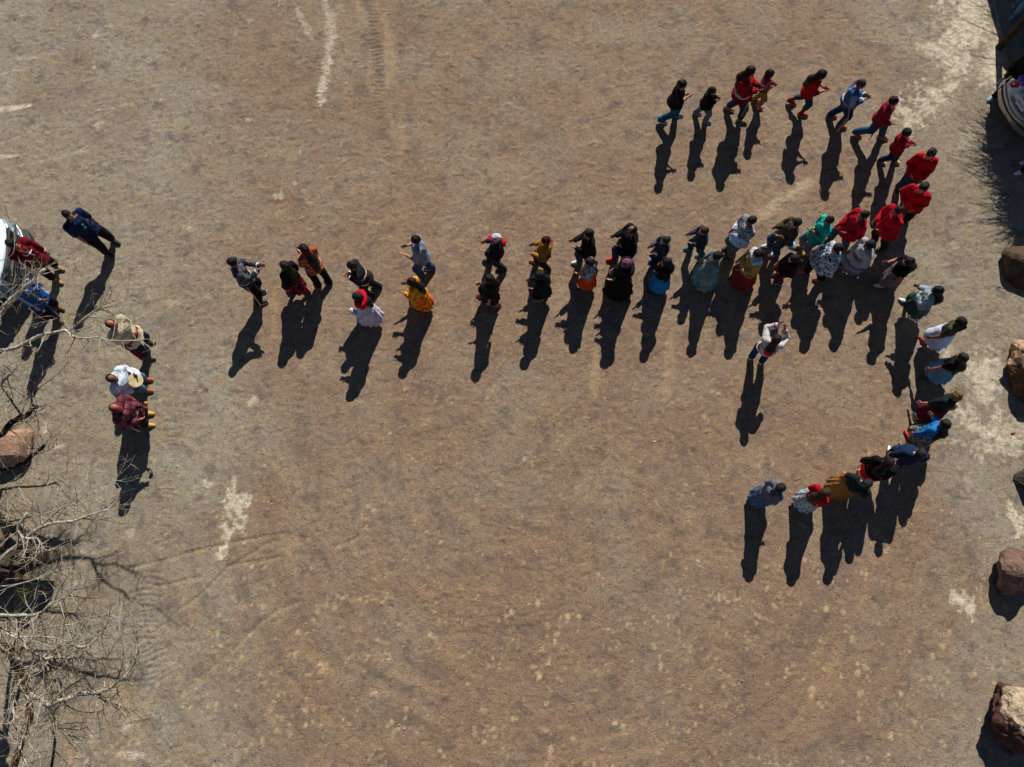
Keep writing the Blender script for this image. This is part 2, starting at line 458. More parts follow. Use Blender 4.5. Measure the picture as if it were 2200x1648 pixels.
    stroke('dark', [(860, 0), (872, 60), (860, 110)], 0.18, 0.5, 0.9, 0.6, 0.9); stroke('dark', [(760, 120), (770, 190)], 0.2, 0.4, 1, 0.6, 0.9)
    stroke('pale', [(-40, 236), (20, 234), (64, 226)], 0.11, 0.95, 0.4); stroke('pale', [(-40, 340), (40, 334)], 0.09, 0.6, 0.5)
    stroke('tan', [(1283, 750), (1278, 800), (1276, 852)], 0.16, 0.8, 0.45); stroke('tan', [(1440, 715), (1436, 790), (1430, 858)], 0.15, 0.75, 0.5)
    stroke('tan', [(592, 610), (588, 660), (586, 720)], 0.11, 0.6, 0.5); stroke('tan', [(1320, 530), (1316, 548)], 0.1, 0.9, 0.5); stroke('tan', [(1188, 470), (1194, 492)], 0.08, 0.7, 0.5)
    stroke('tan', [(1780, 372), (1700, 415), (1640, 462), (1580, 500)], 0.3, 0.6, 0.7, 0.9, 0.6)
    stroke('pale', [(1760, 380), (1700, 415), (1640, 460)], 0.2, 0.35, 0.8, 0.9, 0.7)
    stroke('tan', [(1150, 40), (1200, 70), (1260, 95)], 0.2, 0.4, 0.8, 0.9)
    stroke('tan', [(1632, 962), (1640, 985), (1628, 1005), (1615, 1002)], 0.07, 0.6, 0.4)
    stroke('tan', [(545, 945), (580, 985), (620, 1040)], 0.07, 0.7, 0.6); stroke('tan', [(625, 1010), (650, 1060)], 0.08, 0.6, 0.6); stroke('tan', [(590, 960), (615, 1000)], 0.06, 0.5, 0.6)
    stroke('tan', [(600, 1150), (630, 1200)], 0.25, 0.5, 1.0)
    for a in [[(268, 1224), (340, 1208), (430, 1182), (530, 1160), (615, 1146)], [(280, 1276), (330, 1262), (430, 1240)], [(500, 1215), (560, 1205), (612, 1196)],
              [(740, 1168), (775, 1153)], [(375, 1318), (430, 1280), (490, 1220), (580, 1165)]]:
        sc, d, t = stroke('tan', a, 0.035, 0.5, 0.4, 0.6)
        Z[sc] -= 0.02*np.exp(-(d/0.03)**2); sc2, d2, _ = stroke('dark', [(x, y-5) for x, y in a], 0.03, 0.5, 0.5, 0.6)
    sc, d, t = stroke('tan', [(385, 1495), (440, 1450), (500, 1400), (560, 1340), (600, 1312), (655, 1292)], 0.045, 0.75, 0.2, 0.7)
    Z[sc] -= 0.015*np.exp(-(d/0.05)**2)
    # tyre ribs and raked sand on the left
    for a, wd, wl, am in [([(395, 880), (372, 960), (362, 1040), (352, 1120), (345, 1180)], 0.3, 0.085, 0.012), ([(330, 1235), (322, 1300), (318, 1380), (340, 1470)], 0.32, 0.11, 0.014),
                          ([(190, 840), (260, 880), (330, 960), (390, 1030)], 0.28, 0.07, 0.008), ([(545, 930), (620, 1090), (760, 1230), (960, 1310), (1180, 1320)], 0.5, 0.09, 0.006),
                          ([(700, 1100), (840, 1200), (1000, 1280)], 0.4, 0.08, 0.006), ([(1580, 1310), (1680, 1380)], 0.4, 0.07, 0.008), ([(690, 130), (684, 232)], 0.13, 0.10, 0.012),
                          ([(800, 20), (820, 240)], 0.22, 0.12, 0.012)]:
        P = np.array([G(*p) for p in a]); sc = sl(P, wd*1.6); d, t, L = dist(P, sc)
        ph = t if wd < 0.45 else d
        Z[sc] += am*np.sin(2*np.pi*(ph/wl+en2[sc]*0.8+en[sc]*1.5))*sstep(1-d/wd+en[sc]*1.2, 0, 0.5)
    # broad tone
    cx, cy = G(1150, 950)
    gx, gy = X-cx, Y-cy
    rn = fbm(X*.28, Y*.28, 51, 5, .55)-.5
    red = sstep(X+7.0+np.clip(Y-3, 0, 9)*.28+rn*3, 0, 2.6)*sstep(11.4-X+rn*3, 0, 3.5)
    red = red*(1-0.22*sstep(Y-7.5-0.3*X+rn*8, 0, 6))
    A['red'] = np.clip(red*(0.85+rn*0.35), 0, 1)
    A['grey'] = fbm(X*.9, Y*.9, 81, 5, 0.6)
    # arcs swept by vehicles
    R = np.hypot(gx, gy); TH = np.arctan2(gy, gx)
    arc = fbm(R*5.5, TH*3.0, 91, 4, 0.6)
    A['arc'] = 0.5+(arc-0.5)*sstep(-Y+5.0, 0, 4)*sstep(fbm(X*.5, Y*.5, 93, 3), .38, .62)
    Z += 0.012*(fbm(R*14, TH*9, 95, 2)-.5)*sstep(-Y+5.5, 0, 2.5)*sstep(fbm(X*.6, Y*.6, 97, 3), .35, .6)
    # foot scuffs and small clods
    rs = np.random.RandomState(5)
    n = 22000
    cxs = rs.uniform(-15, 15, n); cys = rs.uniform(-4.4, 16.5, n)
    for i in range(n):
        up = sstep(cys[i], 1.0, 6.0)
        if rs.rand() > 0.45+0.55*up: continue
        a = rs.normal(0.25, 0.75); ln = rs.uniform(.04, .15); wd = rs.uniform(.014, .042); s_ = rs.choice([-1, 1], p=[.4, .6])
        i0, i1 = np.searchsorted(xs, [cxs[i]-ln*1.4, cxs[i]+ln*1.4]); j0, j1 = np.searchsorted(ys, [cys[i]-ln*1.4, cys[i]+ln*1.4])
        x = X[i0:i1, j0:j1]-cxs[i]; y = Y[i0:i1, j0:j1]-cys[i]
        u = x*math.cos(a)+y*math.sin(a); v = -x*math.sin(a)+y*math.cos(a)+ (x*x)*rs.uniform(-3, 3)
        g = np.exp(-(u/ln)**2*1.5-(v/wd)**2*1.5)
        Z[i0:i1, j0:j1] += s_*0.016*g*rs.uniform(.4, 1.2)
        if s_ > 0 and rs.rand() < .55: A['tan'][i0:i1, j0:j1] = np.maximum(A['tan'][i0:i1, j0:j1], g*rs.uniform(.2, .7))
        elif rs.rand() < .5: A['dark'][i0:i1, j0:j1] = np.maximum(A['dark'][i0:i1, j0:j1], g*rs.uniform(.2, .6))
    # tan crumbs of dry clay in the lower half
    n = 800
    for i in range(n):
        x0 = rs.uniform(-9, 11); y0 = rs.uniform(-4.3, 4.5)
        if rs.rand() < sstep(y0, -1, 4.5)*.7: continue
        for k in range(rs.randint(1, 5)):
            x1 = x0+rs.normal(0, .08); y1 = y0+rs.normal(0, .08); r = rs.uniform(.014, .036)*(1.25 if y0 < 0 else .9)
            i0, i1 = np.searchsorted(xs, [x1-.25, x1+.25]); j0, j1 = np.searchsorted(ys, [y1-.25, y1+.25])
            d = np.hypot(X[i0:i1, j0:j1]-x1, (Y[i0:i1, j0:j1]-y1)*rs.uniform(.6, 1.5))
            g = sstep(1.3-d/r+en2[i0:i1, j0:j1]*1.6, 0, .7)*rs.uniform(.35, 1)
            A['crumb'] = A.get('crumb', np.zeros_like(X)); A['crumb'][i0:i1, j0:j1] = np.maximum(A['crumb'][i0:i1, j0:j1], g)
    Z += 0.02*(fbm(X*1.3, Y*1.3, 201, 3)-.5)+0.008*(fbm(X*8, Y*8, 211, 2)-.5)
    fade = ((np.abs(X) < 15.3) & (Y > -4.5) & (Y < 16.7))
    Z = np.where(fade, Z, -0.02)
    V = np.stack([X, Y, Z], -1).reshape(-1, 3)
    I = np.arange(nx*ny).reshape(nx, ny)
    F = np.stack([I[:-1, :-1], I[1:, :-1], I[1:, 1:], I[:-1, 1:]], -1).reshape(-1, 4)
    m = NT('desert_soil', 0.97, 0.1)
    tc = m.new('ShaderNodeNewGeometry'); pos = tc.outputs['Position']
    n1 = m.noise(pos, 2.2, 6, 0.6); n2 = m.noise(pos, 7, 5, 0.7, 0.0); n3 = m.noise(pos, 30, 3, 0.8); n5 = m.noise(pos, 5.5, 4, 0.62, 0.3); n4 = m.noise(pos, 0.55, 4, 0.6)
    base = m.mix(m.attr('red'), lin((136, 126, 108)), lin((130, 105, 84)))
    base = m.mix(m.math('MULTIPLY', m.math('SUBTRACT', 1.0, m.math('MULTIPLY', m.attr('red'), 0.75)), m.math('MULTIPLY', m.step(m.attr('grey'), 0.42, 0.62), 0.50)), base, lin((148, 142, 126)))
    base = m.mix(m.math('MULTIPLY', m.step(n4, 0.42, 0.68), 0.35), base, lin((112, 94, 84)))
    base = m.mix(m.math('MULTIPLY', m.step(n1, 0.52, 0.70), 0.40), base, lin((152, 132, 100)))
    base = m.mix(m.math('MULTIPLY', m.step(n1, 0.48, 0.34), 0.6), base, lin((96, 84, 78)))
    base = m.mix(m.math('MULTIPLY', m.step(n5, 0.56, 0.66), 0.42), base, lin((166, 140, 104)))
    base = m.mix(m.math('MULTIPLY', m.step(n5, 0.45, 0.34), 0.5), base, lin((98, 84, 76)))
    base = m.mix(m.math('MULTIPLY', m.step(m.attr('arc'), 0.52, 0.75), 0.35), base, lin((158, 128, 92)))
    base = m.mix(m.math('MULTIPLY', m.step(m.attr('arc'), 0.48, 0.28), 0.3), base, lin((98, 82, 72)))
    base = m.mix(m.math('MULTIPLY', m.attr('tan'), 0.52), base, lin((168, 144, 106)))
    base = m.mix(m.math('MULTIPLY', m.attr('crumb'), 0.8), base, lin((186, 162, 124)))
    base = m.mix(m.math('MULTIPLY', m.attr('dark'), 0.55), base, lin((86, 76, 66)))
    pm = m.math('MULTIPLY', m.attr('pale'), m.math('ADD', 0.55, m.math('MULTIPLY', m.step(n2, 0.40, 0.55), 0.45)))
    base = m.mix(pm, base, lin((192, 180, 158)))
    base = m.mix(0.8, base, m.mix(n2, (0.52, 0.51, 0.49), (1.48, 1.49, 1.52)), 'MULTIPLY')
    base = m.mix(0.85, base, m.mix(n3, (0.14, 0.14, 0.15), (1.94, 1.94, 1.93)), 'MULTIPLY')
    mp = m.new('ShaderNodeMapping'); mp.inputs['Scale'].default_value = (1, 2.3, 1); mp.inputs['Rotation'].default_value = (0, 0, -.2); m.L(pos, mp.inputs['Vector'])
    n6 = m.noise(mp.outputs[0], 3.6, 4, 0.65, 0.8)
    cr = m.math('MULTIPLY', m.step(m.math('ABSOLUTE', m.math('SUBTRACT', n6, 0.5)), 0.016, 0.003), m.step(n5, 0.48, 0.56))
    base = m.mix(m.math('MULTIPLY', cr, 0.55), base, lin((72, 62, 54)))
    m.col(base)
    hh = m.math('SUBTRACT', m.math('ADD', m.math('MULTIPLY', n2, 1.0), m.math('MULTIPLY', n3, 0.6)), m.math('MULTIPLY', cr, 0.35))
    m.bump(hh, 0.65, 0.04)
    o = struct(meshobj('ground', V, F, m.m))
    for k, a in A.items():
        at = o.data.attributes.new(k, 'FLOAT', 'POINT'); at.data.foreach_set('value', a.astype(np.float32).ravel())
    return o
build_ground()

# ------------------------------------------------------------------ people
def unit(v): return v/max(np.linalg.norm(v), 1e-9)
def ik(a, t, l1, l2, pole):
    """middle joint of a two-bone chain from a to t, bending towards pole; t is clamped to reach"""
    d = t-a; L = np.linalg.norm(d); mx = (l1+l2)*0.995
    if L > mx: t = a+d/L*mx; d = t-a; L = mx
    x = (l1*l1-l2*l2+L*L)/(2*L); hgt = math.sqrt(max(l1*l1-x*x, 0))
    u = d/L; p = pole-u*(pole@u); p = unit(p)
    return a+u*x+p*hgt, t

POSES = {   # hand targets: forward, outward from the midline, height (all in body heights)
    'clap': (.135, .030, .665), 'palms': (.155, .075, .66), 'low': (.12, .085, .60), 'down': (.03, .155, .45),
    'front': (.075, .03, .57), 'pocket': (.05, .125, .50), 'lead': (.255, .035, .74), 'up': (.19, .055, .90),
    'skirt': (.06, .19, .47), 'out': (.16, .23, .60), 'chin': (.085, .02, .77), 'drumh': (.13, .10, .66), 'drumb': (.12, .07, .60), 'back': (-.10, .10, .55)}
PEOPLE = []
def person(label, feet, head, face, h=1.7, arms='clap', top=None, sleeve=1.0, hem=.50, loose=1.0, bottom=None, kind='trousers', skirt=.12, flare=1.0,
           shoes=(40, 36, 34), boot=0.0, sole=None, hair='short', hcol=(20, 16, 15), band=None, skin=(170, 116, 88), sash=None, sashtail=0, extras=(), wide=1.0,
           look=0.0, turn=0.0, fullskirt=1.0, group='dancers walking in the curving line', bend=0.0, sh=1.0):
    seed = len(PEOPLE)*7+3; PEOPLE.append(label); rnd = random.Random(seed)
    s = h; kid = max(0.0, min(1.0, (1.62-h)/0.4)); hs = 0.072*(1+0.0*kid)*(1.70*0.62+s*0.38)/0.072*0.0+ (1.0-0.10*kid)   # head scale in absolute terms
    HR = hs
    f1, f2 = np.array(G(*feet[0])), np.array(G(*feet[1])); hd = np.array(G(*head, z=h-0.115*HR))
    mid = (f1+f2)/2; lean = hd-mid; L = np.hypot(*lean)
    mxl = 0.20*h
    if L > mxl:
        sft = lean*(1-mxl/L); f1 = f1+sft; f2 = f2+sft; mid = mid+sft; lean = hd-mid
    ang = math.radians(face+rnd.uniform(-7, 7))
    root = empty('person', (mid[0], mid[1], 0), ang, label, 'person', group)
    c_, s_ = math.cos(ang), math.sin(ang)
    def loc(p): d = np.asarray(p)-mid; return np.array([d[0]*c_+d[1]*s_, -d[0]*s_+d[1]*c_])
    F1, F2 = loc(f1), loc(f2); HD = loc(hd)
    if F1[1] < F2[1]: F1, F2 = F2, F1            # F1 = left foot
    if F1[1]-F2[1] < 0.14*h:                       # keep feet apart sideways
        m_ = (F1[1]+F2[1])/2; F1[1] = m_+0.07*h; F2[1] = m_-0.07*h
    FT = [F1, F2]
    def at(t, z): return np.array([HD[0]*t-0.015, HD[1]*t, z*s])
    pel = at(.42, .515); chest = at(.80, .70); neck = at(.93, .825); headc = np.array([HD[0]+.005, HD[1], h-0.125*HR])
    W = wide; bw = .102*s*W
    sho = [at(.88, .800)+np.array([0, sgn*bw, 0]) for sgn in (1, -1)]
    hip = [pel+np.array([0, sgn*.052*s*W, -.01]) for sgn in (1, -1)]
    # legs
    kn, an, pitch = [], [], []
    for i in range(2):
        ft = FT[i]; back = ft[0] < FT[1-i][0]-0.22*h
        rz = 0.085 if back else 0.045
        a = np.array([ft[0]-0.03*s, ft[1], rz*s]); pitch.append(0.45 if back else 0.0)
        k, a2 = ik(hip[i], a, .245*s, .245*s, np.array([1, 0.12*(1 if i == 0 else -1), 0.0]))
        kn.append(k); an.append(a2)
    # arms
    arms2 = arms if isinstance(arms, tuple) else (arms, arms)
    el, wr, hdir = [], [], []
    for i in range(2):
        sg = 1 if i == 0 else -1
        p = POSES[arms2[i]] if isinstance(arms2[i], str) else arms2[i]
        tgt = np.array([chest[0]+p[0]*s+rnd.uniform(-.05, .05), chest[1]+sg*p[1]*s+rnd.uniform(-.02, .03), p[2]*s+rnd.uniform(-.04, .06)])
        pole = np.array([-0.5, sg*0.55, -0.9]) if p[2] > .5 else np.array([-1.0, sg*0.6, -0.1])
        e, t = ik(sho[i], tgt, .170*s, .150*s, pole)
        el.append(e); wr.append(t)
        d = unit(t-e)
        if p[2] > .55 and p[0] > .1: d = unit(d+np.array([0.7, 0, 0.15]))
        hdir.append(d)
    # ---- body: one mesh
    skm = skin_mat(skin)
    Bz = Field((-.75, -.75, -.02), (.75, .75, h+.05), .016)
    for i in range(2):
        Bz.cone(sho[i], el[i], .036*s*W, .029*s, .02); Bz.cone(el[i], wr[i], .027*s, .018*s, .01)
        Bz.cone(hip[i], kn[i], .060*s*W, .040*s, .03); Bz.cone(kn[i], an[i], .036*s, .023*s, .02)
        Bz.cone(an[i], an[i]+np.array([.07*s, 0, -.02*s]), .022*s, .02*s, .02)
    yz = (1, 0, 0)
    Bz.cone(pel, chest, .085*s*W, .090*s*W, .04, (yz, 1.35)); Bz.cone(sho[0]-[0, .03*s, 0], sho[1]+[0, .03*s, 0], .042*s, .042*s, .03)
    Bz.cone(neck, headc, .034*s, .030*s, .02)
    V, Q = Bz.mesh(); parts = [(V, Q, 0)]
    # head, finer
    t0 = math.radians(turn); lk = look
    def hrot(v):     # head frame to local; look>0 = face down
        v = np.array(v, float)*HR; a, b = math.cos(lk), math.sin(lk)
        v = np.array([v[0]*a+v[2]*b, v[1], -v[0]*b+v[2]*a]); a, b = math.cos(t0), math.sin(t0)
        return headc+np.array([v[0]*a-v[1]*b, v[0]*b+v[1]*a, v[2]])
    RH = np.array([hrot((1, 0, 0))-headc, hrot((0, 1, 0))-headc, hrot((0, 0, 1))-headc])/HR
    RHs = [[RH[j][i] for j in range(3)] for i in range(3)]
    Hf = Field(headc-.19, headc+.17, .0085)
    def he(c, r, k=.012, op='u'): Hf.ell(hrot(c), [x*HR for x in r], k, [[RH[0][0], RH[1][0], RH[2][0]], [RH[0][1], RH[1][1], RH[2][1]], [RH[0][2], RH[1][2], RH[2][2]]], op)
    he((-.008, 0, .028), (.096, .077, .090)); he((.018, 0, -.045), (.068, .058, .072), .03)
    he((.048, 0, -.092), (.030, .028, .024), .02); he((.092, 0, -.030), (.022, .013, .028), .008); he((.078, 0, -.072), (.017, .026, .013), .008)
    he((.072, 0, .010), (.020, .055, .012), .01)
    for sg in (1, -1):
        he((-.008, sg*.078, -.018), (.022, .012, .032), .004); he((.088, sg*.030, -.014), (.016, .014, .010), .0, 's'); he((.062, sg*.040, -.045), (.024, .02, .02), .015)
    Hf.cone(neck-[0, 0, .02], headc-[.012, 0, .04], .040*s, .042*HR, .015)
    V, Q = Hf.mesh(); parts.append((V, Q, 0))
    # hands, finer
    for i in range(2):
        sg = 1 if i == 0 else -1
        d = hdir[i]; p = POSES[arms2[i]] if isinstance(arms2[i], str) else arms2[i]
        if p[2] > .55 and p[0] > .1: nrm = unit(np.array([-0.1, -sg*0.75, .65]))     # palm normal: up and inwards
        else: nrm = unit(np.array([0.1, -sg*1.0, 0]))
        nrm = unit(nrm-d*(nrm@d)); side = np.cross(d, nrm)*1.0
        thumb_side = side if side@np.array([.3, -sg*.2, 1.0]) > 0 else -side
        k_ = s/1.7*1.04; w0 = wr[i]; Hh = Field(w0+d*.09-.15, w0+d*.09+.15, .0062)
        Hh.cone(w0-d*.03, w0+d*.015, .023*k_, .023*k_, .01, (nrm, 1.25))
        Hh.cone(w0+d*.03*k_, w0+d*.078*k_, .031*k_, .036*k_, .012, (nrm, 2.1))
        for j, ln in enumerate((.068, .078, .074, .058)):
            off = (j-1.5)*.0195*k_; b0 = w0+d*.090*k_-thumb_side*off*1.0
            dd = unit(d-thumb_side*(j-1.5)*.07); m1 = b0+dd*ln*.5*k_; m2 = m1+unit(dd+nrm*(.35+.08*j))*ln*.5*k_
            Hh.cone(b0, m1, .0098*k_, .0090*k_, .004); Hh.cone(m1, m2, .0090*k_, .0078*k_, .003)
        b0 = w0+d*.035*k_+thumb_side*.022*k_; m1 = b0+unit(d*.7+thumb_side*.8+nrm*.2)*.040*k_; m2 = m1+unit(d+thumb_side*.3+nrm*.35)*.030*k_
        Hh.cone(b0, m1, .0125*k_, .0105*k_, .006); Hh.cone(m1, m2, .0105*k_, .0085*k_, .003)
        V, Q = Hh.mesh(); parts.append((V, Q, 0))
    # eyes and lips
    for sg in (1, -1):
        for r, dx, mi in ((.0105, .082, 1), (.0062, .0885, 2)):
            Ee = Field(hrot((dx, sg*.030, -.013))-.016, hrot((dx, sg*.030, -.013))+.016, .004); Ee.ell(hrot((dx, sg*.030, -.013)), (r*HR,)*3, 0); V, Q = Ee.mesh(); parts.append((V, Q, mi))
    Ee = Field(hrot((.090, 0, -.074))-.04, hrot((.090, 0, -.074))+.04, .006); Ee.ell(hrot((.088, 0, -.074)), (.010, .022, .007), 0); V, Q = Ee.mesh(); parts.append((V, Q, 3))
    Vs, Qs, Ms = [], [], []; b = 0
    for V, Q, mi in parts:
        Vs.append(V); Qs.append(Q+b); Ms.append(np.full(len(Q), mi)); b += len(V)
    meshobj('body', np.concatenate(Vs), np.concatenate(Qs), [skm, plain('eye_white', (225, 220, 212), .3), plain('iris', (30, 20, 15), .25), plain('lips', (130, 70, 62), .5)], root, np.concatenate(Ms))
    # ---- garment for the upper body
    R = .012*loose; tu = top
    if top is not None:
        T = Field((-.75, -.75, .2*h), (.75, .75, h), .0155)
        T.cone(at(.5, .56), at(.84, .735), .096*s*W+R, .098*s*W+R, .05, (yz, 1.22))
        if hem < .52:
            T.cone(at(.40, hem-.03), at(.5, .56), (.112+.02*loose)*s*W+R, .096*s*W+R, .04, (yz, 1.15))
        else: T.cone(at(.42, .50), at(.5, .56), .098*s*W+R, .096*s*W+R, .04, (yz, 1.2))
        T.cone(sho[0]-[0, .035*s, -.004*s], sho[1]+[0, .035*s, .004*s], .046*s+R*.4, .046*s+R*.4, .04)
        T.cone(at(.9, .80), at(.93, .835), .052*s, .046*s, .02)
        T.wrinkle(.008*loose, seed, 1.15)
        T.plane((0, 0, -1), -hem*s)
        nk = at(.93, .835); T.plane((.45, 0, .9), .45*nk[0]+.9*(nk[2]+.02))
        for i in range(2):
            ra = (.040*s*W+R*.75)
            if sleeve > 0:
                T.cone(sho[i], sho[i]+(el[i]-sho[i])*min(1, sleeve*2), ra, ra*.88, .03)
                if sleeve > .5: T.cone(el[i], el[i]+(wr[i]-el[i])*(sleeve-.5)*2*.94, ra*.86, .028*s+R*.8, .02)
        T.wrinkle(.003*loose, seed+5, 1.5)
        V, Q = T.mesh(); meshobj('shirt' if loose < 1.6 else 'jacket', V, Q, top, root)
    # ---- garment for the legs
    if bottom is not None and kind == 'trousers':
        T = Field((-.75, -.75, 0), (.75, .75, h*.6), .0155); ff = .014*fullskirt
        T.cone(pel+[0, 0, .02*s], pel-[0, 0, .01*s], .095*s*W, .098*s*W, .04, (yz, 1.2))
        for i in range(2):
            T.cone(hip[i], kn[i], .066*s*W+ff*.8, .048*s+ff, .035); T.cone(kn[i], an[i]+[0, 0, .0], .046*s+ff, .036*s+ff*1.2, .02)
        T.wrinkle(.006, seed+1, 1.2); T.plane((0, 0, -1), -(.035+boot)*s)
        V, Q = T.mesh(); meshobj('trousers', V, Q, bottom, root)
    if bottom is not None and kind == 'skirt':
        T = Field((-.75, -.75, 0), (.75, .75, h*.62), .0155)
        X, Y, Z = T.grid((slice(None),)*3); z0, z1 = skirt*s, .575*s
        t = np.clip((z1-Z)/(z1-z0), 0, 1.02); fm = (FT[0]+FT[1])/2
        cx = pel[0]*(1-t)+(fm[0]*.6+pel[0]*.4-.03)*t; cy = pel[1]*(1-t)+(fm[1]*.6+pel[1]*.4)*t
        st = np.hypot(*(FT[0]-FT[1]))*.38*(1-skirt)
        r0 = .092*s*W; r1 = (.118+.045*flare)*s
        th = np.arctan2(Y-cy, X-cx); nf = 9+seed % 4
        rad = r0+(r1-r0)*np.sqrt(t)*(.75+.25*t)
        rad = rad*(1+min(.055+.02*flare, .075)*t*np.sin(nf*th+seed+2.0*t+.9*np.sin(2*th+seed))+.028*t*np.sin((nf*2+1)*th-seed+1.3*np.sin(3*th)))
        sx = 1+t*st*.9
        d = (np.sqrt(((X-cx)/(sx*.95))**2+(Y-cy)**2)-rad)*.8
        hemz = z0+.015*np.sin(3*th+seed)
        T.F = np.maximum(d, Z-z1)
        for i in range(2):
            T.cone(hip[i], kn[i], .080*s*W, .070*s, .06); k2 = kn[i]+(an[i]-kn[i])*.55; T.cone(kn[i], k2, .070*s, .060*s, .06)
        T.F = np.maximum(T.F, hemz-Z)
        T.wrinkle(.004, seed+2, .8)
        V, Q = T.mesh(); meshobj('skirt', V, Q, bottom, root)
    # ---- shoes
    for i in range(2):
        a = an[i]; k_ = s*.97; T = Field(np.array([a[0]-.14, a[1]-.14, -.005]), np.array([a[0]+.26, a[1]+.14, .35]), .0085)
        p = pitch[i]; zt = .018*k_+.004; hx = a[0]-.025*k_
        zh = max(zt, a[2]-.028*k_)
        toe = np.array([a[0]+.105*k_, a[1], zt+.006]); ball = np.array([a[0]+.055*k_, a[1], zt+.012*k_]); heel = np.array([hx, a[1], zh])
        T.cone(heel, ball, .023*k_, .029*k_, .012, ((0, 0, 1), 1.1)); T.cone(ball, toe, .029*k_, .021*k_, .012, ((0, 0, 1), 1.25))
        T.cone(heel+[.008, 0, .01], a+[0, 0, .02], .025*k_, .026*k_, .015)
        if boot > 0: T.cone(a, a+(kn[i]-a)*min(.7, boot*4.2), .028*k_, .036*k_, .02)
        V, Q = T.mesh(); V[:, 2] = np.maximum(V[:, 2], .004)
        so = meshobj('boot' if boot > 0 else 'shoe', V, Q, plain('shoe_leather', shoes, .6, .3), root)
        if sole is not None:
            T = Field(np.array([a[0]-.14, a[1]-.14, -.02]), np.array([a[0]+.26, a[1]+.14, .2]), .0085)
            dz = np.array([0, 0, .013*k_])
            T.cone(heel-dz, ball-dz, .026*k_, .033*k_, .008, ((0, 0, 1), 2.0)); T.cone(ball-dz, toe-dz, .033*k_, .025*k_, .008, ((0, 0, 1), 2.0))
            V, Q = T.mesh(); V[:, 2] = np.maximum(V[:, 2], .002); ob = meshobj('sole', V, Q, plain('rubber_sole', sole, .7), so)
    # ---- hair
    hm = hair_mat(hcol)
    if hair != 'none':
        T = Field(np.array([min(headc[0], chest[0])-.34, headc[1]-.25, .35*h]), np.array([headc[0]+.2, headc[1]+.25, h+.05]), .0105)
        RR = [[RH[0][0], RH[1][0], RH[2][0]], [RH[0][1], RH[1][1], RH[2][1]], [RH[0][2], RH[1][2], RH[2][2]]]
        big = 1.0 if hair in ('short', 'crop', 'balding', 'bald') else 1.05
        g = .007 if hair in ('crop', 'balding', 'bald') else .015
        T.ell(hrot((-.012, 0, .034)), [HR*(.096+g)*big, HR*(.078+g)*big, HR*(.090+g)*big], 0, RR)
        if hair in ('long', 'longer', 'hood', 'bob', 'curly'): T.ell(hrot((-.035, 0, -.035)), [HR*.085, HR*.088, HR*.09], .03, RR)
        else: T.ell(hrot((-.030, 0, -.015)), [HR*.076, HR*.076+g*.6, HR*.07], .02, RR)
        # the face stays free
        T.ell(hrot((.100, 0, -.052)), [HR*.085, HR*.068, HR*.092], 0, RR, 's')
        if hair in ('balding',): T.ell(hrot((.05, 0, .10)), [HR*.085, HR*.066, HR*.075], 0, RR, 's')
        if hair in ('bald',): T.ell(hrot((.03, 0, .105)), [HR*.115, HR*.070, HR*.085], 0, RR, 's')
        if hair in ('long', 'longer'):
            bk = chest[0]-.085*s*1.05; dn = .62 if hair == 'long' else .55
            q0 = hrot((-.06, 0, -.04)); q1 = np.array([min(bk-.01, q0[0]-.03), neck[1], .775*s]); q2 = np.array([at(.55, .6)[0]-.115*s, at(.6, .6)[1]+.01, dn*s])
            T.cone(q0, q1, .062*HR, .062*s, .04, (yz, 1.15)); T.cone(q1, q2, .066*s, .040*s, .03, (yz, 1.7))
        if hair == 'bob': T.cone(hrot((-.04, 0, -.04)), hrot((-.05, 0, -.12)), .078*HR, .07*HR, .03)
        if hair == 'hood': T.cone(hrot((-.05, 0, -.05)), at(.8, .74)-[.06, 0, 0], .085*HR, .10*s, .04)
        if hair == 'bun': T.ell(hrot((-.105, 0, .055)), (HR*.045, HR*.048, HR*.042), .012)
        if hair == 'ponytail':
            q0 = hrot((-.10, 0, .02)); T.cone(q0, q0+[-.05, 0, -.02], .03*HR, .035*HR, .01); T.cone(q0+[-.05, 0, -.02], q0+[-.06, .01, -.22], .034*HR, .018*HR, .01)
        if hair == 'braid':
            q0 = hrot((-.08, 0, -.05)); T.cone(q0, [chest[0]-.11*s, chest[1], .72*s], .035*HR, .026, .02)
        if hair == 'curly': T.wrinkle(.010, seed+3, 2.4)
        else: T.wrinkle(.0055, seed+3, 2.6)
        V, Q = T.mesh(); hobj = meshobj('hair', V, Q, hm, root)
    if band is not None:     # cloth band round the head
        T = Field(headc-.2, headc+.2, .0085)
        RR = [[RH[0][0], RH[1][0], RH[2][0]], [RH[0][1], RH[1][1], RH[2][1]], [RH[0][2], RH[1][2], RH[2][2]]]
        T.ell(hrot((-.010, 0, .028)), [HR*.116, HR*.096, HR*.105], 0, RR)
        n_ = unit(hrot((.25, 0, 1))-headc); cc = hrot((.0, 0, .03))
        T.plane(n_, n_@cc+.026*HR); T.plane(-n_, -(n_@cc)+.022*HR)
        V, Q = T.mesh(); bo = meshobj('headband', V, Q, band, root)
        mb = MB()
        for sg in (1, -1):
            q = hrot((-.112, sg*.01, .005)); mb.tube([q, q+np.array([-.03, sg*.02, -.03]), q+np.array([-.04, sg*.03, -.13])], [.012, .011, .006], 6)
        mb.build('band_tail', band, bo, True)
